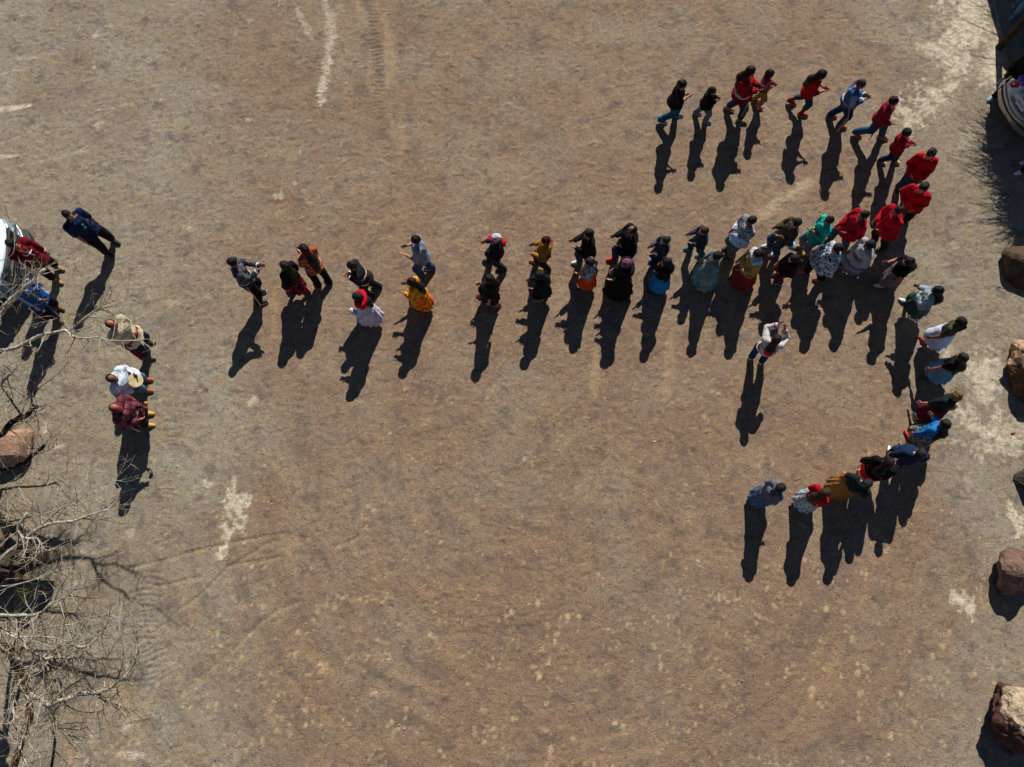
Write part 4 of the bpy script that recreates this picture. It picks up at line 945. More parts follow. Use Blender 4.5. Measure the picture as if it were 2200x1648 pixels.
person('woman in a red blouse and white skirt printed in teal, brown ponytail with a clip', ((1720, 1076), (1736, 1080)), (1773, 1058), 28, 1.50, 'front', f_((164, 14, 34)), 1, .50, 1.5, f_((176, 196, 206), 'floral', (30, 90, 96), (150, 60, 70), sc=1.1), 'skirt', .10, 1.1, shoes=(170, 180, 190), hair='longer', hcol=(60, 40, 26), skin=SK)
person('girl in a grey hooded top and long blue-grey skirt, last of the lower row', ((1620, 1068), (1634, 1076)), (1677, 1048), 22, 1.50, 'front', f_((96, 98, 112)), 1, .48, 1.7, f_((72, 96, 134), 'tie', (50, 70, 106), (110, 136, 170)), 'skirt', .10, .7, shoes=(40, 44, 50), sole=(200, 204, 206), hair='ponytail', hcol=(24, 20, 20), skin=SK, extras=(ex_blob('hood', f_((92, 94, 108)), (.9, (-.09, 0), .80), (.045, .08, .04)),))
person('singer in a white shirt and jeans, alone inside the circle with raised hands', ((1614, 764), (1636, 774)), (1668, 729), 62, 1.64, 'up', f_((192, 186, 182)), 1, .49, 1.7, f_((28, 58, 86), 'denim', (60, 90, 120)), shoes=(220, 220, 214), hair='long', hcol=(20, 18, 18), band=HB, skin=SKL, extras=(ex_ring('back_ribbon', f_((140, 20, 40), 'stripes', (40, 40, 60), sc=.6), .665, .685, .012), ex_cuffs(f_((190, 14, 40))), ex_blob('scarf_tail', f_((186, 12, 40)), (.82, (-.13, 0), .72), (.03, .05, .08)), ex_tassels(f_((190, 186, 180)), -1, 6)), group='singers')
# bystanders at the right edge
EDGE = 'bystanders by the parked sedan'
person('bystander in black at the sedan bumper with pale sneakers, partly outside the frame', ((2130, 182), (2160, 150)), (2236, 118), 215, 1.76, 'down', BLKC, 1, .46, 1.8, f_((13, 13, 15)), shoes=(120, 160, 190), sole=(200, 210, 220), hair='short', skin=SK, group=EDGE)
person('bystander at the right edge below the sedan with one white sneaker showing', ((2197, 343), (2215, 330)), (2290, 300), 190, 1.70, 'down', f_((40, 44, 60)), 1, .48, 1.4, f_((30, 34, 46)), shoes=(214, 220, 226), sole=(230, 230, 230), hair='short', skin=SK, group=EDGE)
person('bystander in the shade of the thatched shelter with pale blue trousers', ((2180, 8), (2200, -6)), (2260, -60), 210, 1.70, 'down', f_((60, 90, 140)), 1, .48, 1.4, f_((90, 130, 170)), shoes=(130, 160, 190), sole=(200, 210, 220), hair='short', skin=SK, group=EDGE)

# the hand drum, its beater and the rattle
def held_things():
    J = DR; M = J['root'].matrix_basis; rz = J['root'].rotation_euler[2]
    def wp(v): v = Vector(v); v.rotate(J['root'].rotation_euler); return v+J['root'].location
    c = wp((J['wr'][0]+J['wr'][1])/2+np.array([.085, .035, .04]))
    d = empty('hand_drum', c, rz, 'round hand drum with a pale hide skin held by the man in the white shirt', 'drum')
    tilt = Matrix.Rotation(0.55, 4, 'Y')
    mb = MB(); mb.tube([(0, 0, -.035), (0, 0, .028)], [.145, .145], 32); o = mb.build('drum_frame', plain('drum_wood', (150, 96, 66), .6), d); o.matrix_basis = tilt
    mb = MB(); mb.tube([(0, 0, .0285), (0, 0, .034), (0, 0, .036)], [.149, .149, .142], 32); o = mb.build('drum_head', plain('hide', (186, 168, 128), .7, var=.25, scale=9), d); o.matrix_basis = tilt
    p = wp(J['wr'][1]+np.array([.10, -.01, .02]))
    mb = MB(); mb.tube([(0, 0, 0), (.14, .05, .04)], [.007, .007], 6); mb.tube([(.14, .05, .04), (.18, .064, .052)], [.022, .02], 8)
    b = mb.build('drum_beater', [plain('beater', (60, 34, 24), .6)]); b.location = p; b.rotation_euler[2] = rz; tag(b, 'thin drum beater held beside the round hand drum', 'beater')
    J = MP; rz2 = J['root'].rotation_euler[2]
    v = Vector(J['wr'][0]+np.array([.08, 0, .02])); v.rotate(J['root'].rotation_euler); p = v+J['root'].location
    r = empty('rattle', p, rz2, 'small gourd rattle on a stick in the hand of the man in the plaid shirt', 'rattle')
    mb = MB(); mb.tube([(-.05, 0, -.02), (.10, .03, .10)], [.008, .008], 6); mb.build('handle', plain('rattle_wood', (80, 56, 40), .6), r)
    T = Field((.04, -.05, .05), (.2, .12, .22), .007); T.ell((.125, .037, .13), (.042, .042, .05), 0); V, Q = T.mesh(); meshobj('gourd', V, Q, plain('gourd_skin', (180, 120, 70), .5), r)
held_things()

# ------------------------------------------------------------------ boulders
def rock_mat(name, a, b, c, plane=None, pale=None):
    n = NT(name, 0.9, 0.2); v = n.coord()
    f = n.noise(v, 3.0, 6, 0.65, .6); g = n.noise(v, 11, 5, 0.7)
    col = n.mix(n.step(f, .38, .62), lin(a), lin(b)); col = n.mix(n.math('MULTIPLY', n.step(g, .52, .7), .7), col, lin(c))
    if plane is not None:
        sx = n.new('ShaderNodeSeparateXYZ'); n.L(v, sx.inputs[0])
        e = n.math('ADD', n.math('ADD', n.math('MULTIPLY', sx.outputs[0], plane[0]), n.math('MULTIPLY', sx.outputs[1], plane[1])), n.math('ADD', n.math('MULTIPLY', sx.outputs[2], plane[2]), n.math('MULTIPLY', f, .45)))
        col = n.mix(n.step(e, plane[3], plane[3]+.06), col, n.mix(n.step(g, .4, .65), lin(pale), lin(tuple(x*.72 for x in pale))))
    n.col(col); n.bump(n.math('ADD', g, n.math('MULTIPLY', n.noise(v, 40, 4, .7), .4)), .9, .06)
    return n.m
def boulder(label, c, size, rz, seed, mat, sharp=14, rough=.05, tiltp=None, group='boulders edging the dance ground'):
    r = random.Random(seed); bm = bmesh.new()
    for i in range(sharp):
        z = r.uniform(-.35, 1); a = r.uniform(0, 6.283); q = math.sqrt(max(0, 1-min(1, abs(z))**2.2))
        k = r.uniform(.85, 1.1); bm.verts.new((size[0]*.5*q*math.cos(a)*k, size[1]*.5*q*math.sin(a)*k, size[2]*(.0+z)*k if z > 0 else z*.3))
    ret = bmesh.ops.convex_hull(bm, input=bm.verts)
    bmesh.ops.delete(bm, geom=[v for v in bm.verts if not v.link_faces], context='VERTS')
    bmesh.ops.bevel(bm, geom=bm.edges[:], offset=.03*max(size), segments=1, affect='EDGES', profile=.6)
    bmesh.ops.triangulate(bm, faces=bm.faces[:])
    bmesh.ops.subdivide_edges(bm, edges=[e for e in bm.edges if e.calc_length() > .12*max(size)], cuts=2, use_grid_fill=True)
    bmesh.ops.triangulate(bm, faces=bm.faces[:])
    bmesh.ops.subdivide_edges(bm, edges=bm.edges[:], cuts=1, use_grid_fill=True)
    from mathutils import noise
    bm.normal_update()
    for v in bm.verts:
        p = v.co*3.1/max(size[0], .5)+Vector((seed, 0, 0))
        d = noise.fractal(p, 0.8, 2.1, 4)
        v.co += v.normal*d*rough*max(size)
    me = bpy.data.meshes.new('boulder'); bm.to_mesh(me); bm.free(); me.materials.append(mat)
    for p in me.polygons: p.use_smooth = False
    o = bpy.data.objects.new('boulder', me); C.objects.link(o); o.location = (c[0], c[1], 0); o.rotation_euler = (tiltp or (0, 0))+(rz,)
    return tag(o, label, 'rock', group)
brown = rock_mat('dark_rock', (74, 58, 48), (96, 78, 64), (56, 44, 38))
p_ = G(2196, 572); boulder('dark brown rounded boulder, uppermost of the rocks on the right edge', (p_[0]+.05, p_[1]+.0), (1.45, 1.25, .62), .3, 3, brown, 18, .03)
p_ = G(2205, 800); boulder('orange-brown boulder with a pale top beside the pale ground', (p_[0]+.05, p_[1]-.05), (1.5, 1.6, .95), .2, 8, rock_mat('orange_rock', (116, 82, 58), (84, 60, 46), (58, 44, 36), (0, .9, .6, .62), (196, 160, 124)), 13, .08)
p_ = G(2212, 1015); boulder('small dark grey pointed boulder cut by the right edge', (p_[0]+.0, p_[1]), (1.05, 1.0, .75), .8, 12, rock_mat('grey_rock', (66, 60, 54), (88, 80, 70), (48, 42, 38)), 13, .05)
p_ = G(2184, 1240); boulder('pinkish red boulder with rough chipped faces', (p_[0]-.12, p_[1]+.03), (1.45, 1.1, .72), -.2, 21, rock_mat('pink_rock', (136, 108, 94), (104, 80, 70), (160, 136, 120)), 13, .08)
p_ = G(2172, 1540); boulder('large tall boulder with a cream and orange broken face, lowest on the right', (p_[0]-.02, p_[1]-.02), (1.25, 1.35, 1.15), .35, 33, rock_mat('cream_rock', (92, 62, 54), (72, 48, 44), (52, 38, 34), (.2, .55, .75, .76), (196, 174, 146)), 16, .085)
p_ = G(22, 962); boulder('smooth pink sandstone boulder under the dark branch', (p_[0]-.1, p_[1]+.02), (1.75, 1.15, .72), .12, 45, rock_mat('sandstone', (176, 140, 116), (160, 122, 100), (188, 154, 130)), 13, .012)
p_ = G(-30, 1160); boulder('mauve grey boulder half hidden behind the fallen log', (p_[0], p_[1]), (1.4, 1.1, .55), .5, 52, rock_mat('mauve_rock', (150, 130, 114), (122, 104, 92), (166, 146, 128)), 14, .05)

# ------------------------------------------------------------------ bare trees on the left
def bark(name, a, b, sc=14):
    n = NT(name, .92, .15); v = n.coord(scale=(1, 1, 1)); f = n.noise(v, sc, 5, .7, .4); g = n.noise(v, sc*5, 4, .7)
    n.col(n.mix(n.step(f, .36, .64), lin(a), lin(b))); n.bump(n.math('ADD', f, g), .9, .03); return n.m
BARK_PALE = bark('pale_bark', (150, 138, 120), (210, 202, 186), 9); BARK_RED = bark('red_bark', (92, 62, 46), (150, 128, 106)); BARK_DARK = bark('dark_bark', (34, 28, 24), (74, 64, 54)); TWIG = bark('twig_bark', (152, 140, 120), (200, 190, 170), 5); TWIGD = bark('dark_twig', (58, 46, 34), (104, 88, 62), 5)
TR = random.Random(77)
def limb_pts(px, z0, z1, jit=.02):
    n = len(px); out = []
    for i, p in enumerate(px):
        z = z0+(z1-z0)*i/max(n-1, 1); q = G(p[0], p[1], z); out.append(Vector((q[0], q[1], z)))
    # smooth refinement
    res = []
    for i in range(len(out)-1):
        a, b = out[i], out[i+1]; p0 = out[max(i-1, 0)]; p3 = out[min(i+2, len(out)-1)]
        for k in range(3):
            t = k/3; t2 = t*t; t3 = t2*t
            v = .5*((2*a)+(b-p0)*t+(2*p0-5*a+4*b-p3)*t2+(3*a-p0-3*b+p3)*t3)
            res.append(v+Vector((TR.uniform(-jit, jit), TR.uniform(-jit, jit), TR.uniform(-jit, jit))))
    res.append(out[-1]); return res
def twig(mb, p, d, L, r, depth, m):
    n = max(3, int(L/.09)); pts = [p]; cur = Vector(d).normalized(); kids = []
    curl = Vector((TR.uniform(-1, 1), TR.uniform(-1, 1), TR.uniform(-.5, .6)))
    for i in range(n):
        cur = (cur+curl*.10+Vector((TR.uniform(-1, 1), TR.uniform(-1, 1), TR.uniform(-.8, .8)))*.20).normalized()
        if pts[-1].z < 1.0: cur.z = abs(cur.z)
        pts.append(pts[-1]+cur*L/n); kids.append(cur.copy())
    mb.tube(pts, [r*(1-.75*i/n) for i in range(n+1)], 4 if depth > 0 else 3, m, False)
    if depth > 0:
        for i in range(1, n):
            if TR.random() < .72:
                k = Vector((TR.uniform(-1, 1), TR.uniform(-1, 1), TR.uniform(-.6, .8))).normalized()
                twig(mb, pts[i+1], kids[i]*.8+k*.9, L*TR.uniform(.35, .65), r*.55, depth-1, m if TR.random() < .8 else (2 if m == 1 else 1))
def tree(label, base, fork, limbs, trunk_r, bm_=BARK_RED):
    root = empty('bare_tree', (base[0], base[1], 0), 0, label, 'tree')
    B = Vector((base[0], base[1], 0)); mb = MB()
    F = Vector(fork)
    pts = [B, B+(F-B)*.3+Vector((.08, .05, 0)), B+(F-B)*.65+Vector((-.06, .04, 0)), F]
    mb.tube([p-B for p in pts], [trunk_r*1.35, trunk_r*1.05, trunk_r*.95, trunk_r*.85], 12)
    mb.build('trunk', bark('trunk_bark', (52, 40, 32), (96, 80, 66), 10), root, True)
    tw = MB()
    for (px, z0, z1, r0, r1, m, tl, dens) in limbs:
        pts = limb_pts(px, z0, z1, r0*.35)
        if px[0][0] <= 20 and z0 < 4.4: pts = [F, F+(pts[0]-F)*.5+Vector((0, 0, .15))]+pts; 
        n = len(pts); lb = MB(); rad = [(r0+(r1-r0)*i/(n-1))*1.25 for i in range(n)]
        lb.tube([p-B for p in pts], [q*(1+TR.uniform(-.12, .12)) for q in rad], 7)
        lb.build('limb', m, root, True)
        for i in range(2, n):
            if TR.random() < dens*1.35:
                d = (pts[i]-pts[i-1]).normalized(); k = Vector((TR.uniform(-.4, 1), TR.uniform(-1, 1), TR.uniform(-.3, .9))).normalized()
                twig(tw, pts[i]-B, d*.7+k, tl*TR.uniform(.6, 1.3), min(.010, rad[i]*.5)+.002, 2, 0 if TR.random() < .72 else 1)
        d = (pts[-1]-pts[-2]).normalized()
        for q in range(3): twig(tw, pts[-1]-B, d+Vector((TR.uniform(-.4, .4), TR.uniform(-.4, .4), TR.uniform(-.2, .3))), tl*.9, .007, 2, 0)
    cr = tw.build('crown', [TWIG, TWIGD, bark('greenish_twig', (110, 104, 52), (140, 128, 76), 5)], root)
    return root
lowL = [
 ([(-60, 1330), (0, 1386), (19, 1394), (34, 1415), (44, 1457), (46, 1476), (61, 1493), (62, 1532), (49, 1581), (24, 1655), (0, 1700)], 2.6, 2.9, .075, .04, BARK_RED, .8, .5),
 ([(61, 1493), (83, 1498), (104, 1513), (136, 1503), (170, 1491), (201, 1491), (240, 1474), (269, 1452), (291, 1423), (296, 1384)], 2.8, 3.4, .045, .008, BARK_PALE, .6, .75),
 ([(201, 1491), (233, 1508), (265, 1517), (279, 1522)], 3.0, 3.2, .014, .005, BARK_PALE, .4, .6),
 ([(104, 1513), (114, 1544), (131, 1571), (150, 1580)], 2.9, 2.6, .028, .012, BARK_PALE, .5, .7),
 ([(34, 1415), (56, 1426), (85, 1420), (116, 1413), (146, 1412)], 2.8, 3.1, .034, .012, BARK_PALE, .6, .8),
 ([(85, 1420), (116, 1394), (143, 1385), (189, 1388), (223, 1352), (238, 1318), (262, 1292)], 2.9, 3.6, .022, .006, BARK_PALE, .6, .8),
 ([(223, 1352), (257, 1333), (284, 1318)], 3.3, 3.5, .009, .004, BARK_PALE, .4, .7),
 ([(0, 1321), (29, 1323), (73, 1321), (97, 1309), (116, 1294), (146, 1280), (160, 1263)], 3.4, 4.2, .026, .006, BARK_PALE, .6, .8),
 ([(0, 1350), (36, 1369), (80, 1367), (126, 1372)], 3.2, 3.6, .022, .007, BARK_PALE, .6, .8),
 ([(104, 1349), (155, 1341), (206, 1326), (233, 1321)], 3.5, 3.9, .011, .004, BARK_PALE, .45, .8),
 ([(5, 1352), (44, 1369), (58, 1394), (83, 1408), (107, 1430)], 2.9, 3.1, .026, .012, BARK_PALE, .6, .8),
 ([(44, 1460), (30, 1500), (28, 1530), (42, 1545)], 2.8, 3.0, .018, .008, BARK_PALE, .4, .6),
 ([(0, 1203), (49, 1162), (85, 1135), (117, 1123), (158, 1118), (194, 1106), (234, 1095)], 2.0, 2.7, .036, .012, BARK_PALE, .5, .5),
 ([(85, 1133), (114, 1106), (136, 1089), (165, 1080), (180, 1060), (204, 1048), (243, 1033)], 2.2, 2.8, .015, .004, TWIG, .5, .7),
 ([(60, 1100), (51, 1114), (40, 1126), (39, 1140), (51, 1155), (80, 1157), (90, 1174), (98, 1183), (121, 1178)], 2.4, 2.2, .026, .008, BARK_PALE, .4, .7),
 ([(51, 1155), (60, 1172), (68, 1195)], 2.3, 2.2, .016, .008, BARK_PALE, .3, .5),
 ([(0, 1053), (39, 1046), (97, 1043), (121, 1036)], 1.9, 2.1, .030, .010, BARK_DARK, .7, .7),
 ([(0, 1125), (35, 1118), (80, 1108)], 2.0, 2.2, .018, .008, BARK_DARK, .6, .8),
 ([(40, 1600), (48, 1620), (60, 1648)], 2.9, 3.0, .014, .009, BARK_PALE, .4, .6),
 ([(0, 1260), (40, 1255), (90, 1240)], 3.0, 3.2, .012, .006, TWIG, .6, .8),
 ([(110, 1648), (118, 1590), (112, 1540), (140, 1500)], 1.2, 2.4, .018, .006, BARK_DARK, .5, .7),
]
upL = [
 ([(0, 755), (36, 746), (80, 724), (133, 710), (146, 714), (160, 725), (189, 727), (218, 726), (240, 731), (300, 731)], 3.1, 3.9, .034, .006, BARK_PALE, .55, .5),
 ([(146, 713), (165, 697), (194, 675), (214, 661), (233, 651), (274, 636)], 3.4, 4.0, .018, .004, BARK_PALE, .5, .6),
 ([(0, 668), (19, 649), (44, 624), (73, 602), (96, 578)], 3.4, 3.9, .042, .022, BARK_PALE, .6, .8),
 ([(19, 655), (40, 636), (60, 612)], 3.4, 3.7, .022, .01, BARK_PALE, .5, .8),
 ([(0, 560), (28, 545), (30, 500), (20, 470)], 3.6, 4.0, .006, .003, TWIG, .3, .2),
 ([(0, 940), (24, 908), (51, 896), (72, 878), (74, 874)], 1.9, 2.2, .055, .035, BARK_DARK, .6, .9),
 ([(72, 878), (68, 855), (78, 840), (121, 806)], 2.2, 2.5, .015, .004, BARK_DARK, .5, .8),
 ([(51, 896), (30, 870), (19, 855), (2, 830)], 2.1, 2.5, .018, .008, BARK_DARK, .5, .8),
 ([(0, 828), (15, 811), (29, 798)], 2.6, 2.8, .024, .014, BARK_PALE, .5, .8),
 ([(0, 1010), (40, 1000), (75, 975), (95, 957)], 1.2, 1.5, .035, .025, BARK_DARK, .5, .9),
]
b_ = G(-60, 1470); tree('bare mesquite tree with pale twisting limbs filling the lower left corner', (b_[0]-.3, b_[1]), (*G(-50, 1370, 2.0), 2.0), lowL, .20)
b_ = G(-110, 860); tree('bare mesquite tree reaching pale limbs over the truck and the man in blue', (b_[0]-.3, b_[1]), (*G(-80, 830, 1.7), 1.7), upL, .17)
# fallen log propped on a rock
def log():
    a = Vector((*G(-70, 1250, .35), .35)); b = Vector((*G(84, 1192, .72), .72))
    ref = (a+b)/2; ref.z = 0
    T = Field((-1.3, -.9, -.4), (1.3, .9, 1.7), .025); A_ = np.array(a-ref); B_ = np.array(b-ref)
    T.cone(A_, B_, .32, .21, .05); T.cone(A_*.3+B_*.7, A_*.3+B_*.7+[.2, -.35, .15], .12, .06, .05); T.cone(A_+[.2, 0, -.1], A_+[.1, .1, -.7], .26, .3, .1)
    X, Y, Z = T.grid((slice(None),)*3)
    T.F = T.F+.018*np.sin(38*(Y+.6*Z)+2*np.sin(5*X))+.012*np.sin(70*(Z-.4*Y)+3*np.sin(4*X+1)); T.plane((.93, .2, .25), float(np.dot(B_, [.93, .2, .25]))+.05)
    V, Q = T.mesh(); o = meshobj('fallen_log', V, Q, bark('log_bark', (44, 36, 32), (92, 82, 72), 12)); o.location = ref
    tag(o, 'thick dark weathered log with ridged bark lying under the bare branches', 'log')
    mb = MB(); n_ = (*G(38, 1240, .5), .5)
log()

# ------------------------------------------------------------------ pebbles, twig litter
def scatter():
    r = random.Random(9); mb = MB()
    for i in range(330):
        x, y = G(r.uniform(0, 2200), r.uniform(0, 1648)); q = r.uniform(.006, .016); k = r.uniform(.5, 1)
        ps = [(x+q*math.cos(a)*r.uniform(.7, 1.2), y+q*math.sin(a)*k*r.uniform(.7, 1.2), .012) for a in [j*1.2566 for j in range(5)]]
        b = len(mb.V); mb.V += ps+[(x, y, .012+q*.9), (x, y, -.02)]
        m = 0 if r.random() < .6 else (1 if r.random() < .7 else 2)
        for j in range(5): mb.F += [(b+j, b+(j+1) % 5, b+5), (b+(j+1) % 5, b+j, b+6)]; mb.M += [m, m]
    o = mb.build('pebbles', [plain('pebble_pale', (200, 192, 176), .8), plain('pebble_tan', (160, 132, 100), .8), plain('pebble_dark', (50, 44, 40), .8)])
    tag(o, 'scattered small pale and dark pebbles on the dirt', 'pebbles', kind='stuff')
    mb = MB()
    for i in range(420):
        t = r.random(); px = abs(r.gauss(0, 110)) if t < .8 else r.uniform(0, 2200); py = r.uniform(780, 1648) if t < .8 else r.uniform(0, 1648)
        x, y = G(px, py); a = r.uniform(0, 3.14); L = r.uniform(.03, .16); c = r.uniform(-.03, .03)
        mb.tube([(x-L*math.cos(a)/2, y-L*math.sin(a)/2, .014), (x+c, y+c, .02), (x+L*math.cos(a)/2, y+L*math.sin(a)/2, .014)], [.004, .0045, .002], 3, 0 if r.random() < .5 else 1, False)
    o = mb.build('twig_litter', [TWIG, TWIGD]); tag(o, 'fallen twigs and dry stalks littering the ground', 'twigs', kind='stuff')
    x, y = G(2177, 931); T = Field((-.09, -.08, -.01), (.09, .08, .06), .006); T.cone((-.04, 0, .01), (.04, .01, .012), .02, .014, .01); T.wrinkle(.005, 3, 3); V, Q = T.mesh(); o = meshobj('bottle_cap', V, Q, plain('red_scrap', (150, 34, 24), .6)); o.name = 'scrap'; o.location = (x, y, 0); tag(o, 'crumpled red scrap on the pale ground by the boulders', 'litter')
    x, y = G(1406, 949); T = Field((-.09, -.08, -.01), (.09, .08, .06), .006); T.cone((-.015, 0, .01), (.015, .005, .01), .015, .008, .01); T.wrinkle(.005, 5, 3); V, Q = T.mesh(); o = meshobj('scrap', V, Q, plain('white_scrap', (214, 210, 204), .7)); o.location = (x, y, 0); tag(o, 'small crumpled white scrap alone on the brown dirt inside the circle', 'litter')
scatter()

# ------------------------------------------------------------------ white pickup truck
def paint(name, rgb, rough=.28, metal=0.0):
    n = NT(name, rough, .5, metal); n.b.inputs['Coat Weight'].default_value = .5; n.b.inputs['Coat Roughness'].default_value = .15
    v = n.coord(); f = n.noise(v, 6, 4); c = lin(rgb)
    n.col(n.mix(n.math('MULTIPLY', n.step(f, .45, .7), .35), c, tuple(x*.8+.04 for x in c))); return n.m
CHROME = plain('chrome', (190, 194, 198), .12, .6, 1.0, var=.05); GLASS = plain('dark_glass', (16, 22, 26), .06, .8, 0.0, var=.05); RUB = plain('tyre_rubber', (22, 22, 22), .85); BPL = plain('black_plastic', (34, 35, 36), .6)
def wheel(root, x, y, R, wd):
    sg = 1 if y > 0 else -1
    w_ = bpy.data.objects.new('wheel', None); C.objects.link(w_); w_.parent = root; w_.location = (x, y, R)
    T = Field((-R-.03, -wd, -R-.03), (R+.03, wd, R+.03), .02); X, Y, Z = T.grid((slice(None),)*3); rr = np.sqrt(X**2+Z**2)
    d = np.maximum(rr-R, np.abs(Y)-wd/2)+0*X; d = np.maximum(d, -(np.maximum(rr-R*.62, -(Y*sg-wd*.12)))); T.F = d
    V, Q = T.mesh(); meshobj('tyre', V, Q, RUB, w_)
    mb = MB(); mb.tube([(0, sg*wd*.1, 0), (0, sg*wd*.32, 0)], [R*.60, R*.58], 20)
    for k in range(6):
        a = k*math.pi/3; mb.box((R*.33*math.cos(a), sg*wd*.36, R*.33*math.sin(a)), (R*.42, .03, .05), Matrix.Rotation(-a, 3, 'Y'))
    mb.build('rim', plain('alloy', (150, 152, 156), .3, .5, .8), w_)
def truck():
    ang = math.radians(6); fx, fy = -11.32, 7.38
    root = empty('pickup_truck', (fx, fy, 0), ang, 'white pickup truck parked with its chrome bumper towards the dancers', 'truck')
    P = paint('white_paint', (222, 232, 234))
    # local: front of the bumper at x = 0, the truck runs back along -x
    T = Field((-5.8, -1.1, .2), (.1, 1.1, 2.0), .04)
    T.rbox((-1.00, 0, .76), (1.75, 1.86, .52), .14, .04); T.rbox((-2.95, 0, .80), (2.6, 1.90, .66), .12, .05); T.rbox((-4.75, 0, .82), (1.75, 1.90, .66), .1, .03)
    X, Y, Z = T.grid((slice(None),)*3)
    T.ell((-1.05, 0, .97), (1.05, .86, .12), .06)
    T.F = np.maximum(T.F, (X+.16)*.9+.22*(np.abs(Y)/.95)**3)
    T.rbox((-4.75, 0, 1.2), (1.5, 1.62, .7), .04, 0, None, 's')
    for wx in (-1.05, -4.5):
        for sg in (1, -1): T.cone((wx, sg*.70, .42), (wx, sg*1.2, .42), .46, .46, 0, None, 's')
    V, Q = T.mesh(); meshobj('body', V, Q, P, root)
    T = Field((-4.0, -1.0, 1.0), (-1.4, 1.0, 2.0), .035); T.rbox((-2.95, 0, 1.42), (1.9, 1.62, .75), .2, 0)
    X, Y, Z = T.grid((slice(None),)*3); T.F = np.maximum(T.F, (X+2.0)*.75+(Z-1.25)*.66); V, Q = T.mesh(); cab = meshobj('cab', V, Q, P, root)
    T = Field((-4.0, -1.05, 1.0), (-1.4, 1.05, 2.0), .03); T.rbox((-2.95, 0, 1.44), (1.86, 1.64, .46), .12, 0); X, Y, Z = T.grid((slice(None),)*3); T.F = np.maximum(T.F, (X+1.98)*.75+(Z-1.25)*.66); V, Q = T.mesh(); meshobj('window', V, Q, GLASS, cab)
    mb = MB()
    for i in range(7): mb.box((-.13-.012*i, 0, .62+.055*i), (.035, 1.22, .022))
    for i in range(24): mb.box((-.16, -.6+.052*i, .80), (.02, .014, .36))
    mb.box((-.135, 0, .80), (.05, 1.26, .07), m=1); mb.box((-.17, 0, .975), (.06, 1.30, .035), m=1)
    mb.build('grille', [BPL, CHROME], root)
    for sg in (1, -1):
        T = Field((-.75, sg*.78-.32, .6), (-.05, sg*.78+.32, 1.1), .018); T.rbox((-.34, sg*.78, .82), (.46, .32, .24), .07, 0); X, Y, Z = T.grid((slice(None),)*3); T.F = np.maximum(T.F, (X+.12)*.9+.20*(np.abs(Y)/.95)**3)
        V, Q = T.mesh(); meshobj('headlight', V, Q, plain('headlight_lens', (150, 176, 186), .08, .7, .3, var=.3, scale=14), root)
    T = Field((-.6, -1.12, .3), (.15, 1.12, .75), .02); T.rbox((-.16, 0, .54), (.34, 1.96, .20), .06, 0); X, Y, Z = T.grid((slice(None),)*3)
    T.F = np.maximum(np.maximum(T.F, X+.0+.30*(np.abs(Y)/1.0)**3.0), -(X+.50+.25*(np.abs(Y))**3)); V, Q = T.mesh(); meshobj('bumper', V, Q, CHROME, root)
    T = Field((-.7, -1.12, .15), (.2, 1.12, .5), .022); T.rbox((-.20, 0, .34), (.50, 1.86, .22), .06, 0); X, Y, Z = T.grid((slice(None),)*3); T.F = np.maximum(T.F, X-.10+.34*(np.abs(Y)/1.0)**2.5); V, Q = T.mesh(); meshobj('valance', V, Q, BPL, root)
    for wx in (-1.05, -4.5):
        for sg in (1, -1): wheel(root, wx, sg*.80, .39, .26)
    for sg in (1, -1):
        T = Field((-2.2, sg*1.12-.2, 1.1), (-1.8, sg*1.12+.2, 1.5), .02); T.rbox((-2.02, sg*1.10, 1.27), (.12, .22, .2), .05); T.cone((-2.05, sg*.92, 1.18), (-2.02, sg*1.05, 1.22), .03, .03, .02); V, Q = T.mesh(); meshobj('mirror', V, Q, BPL, root)
truck()

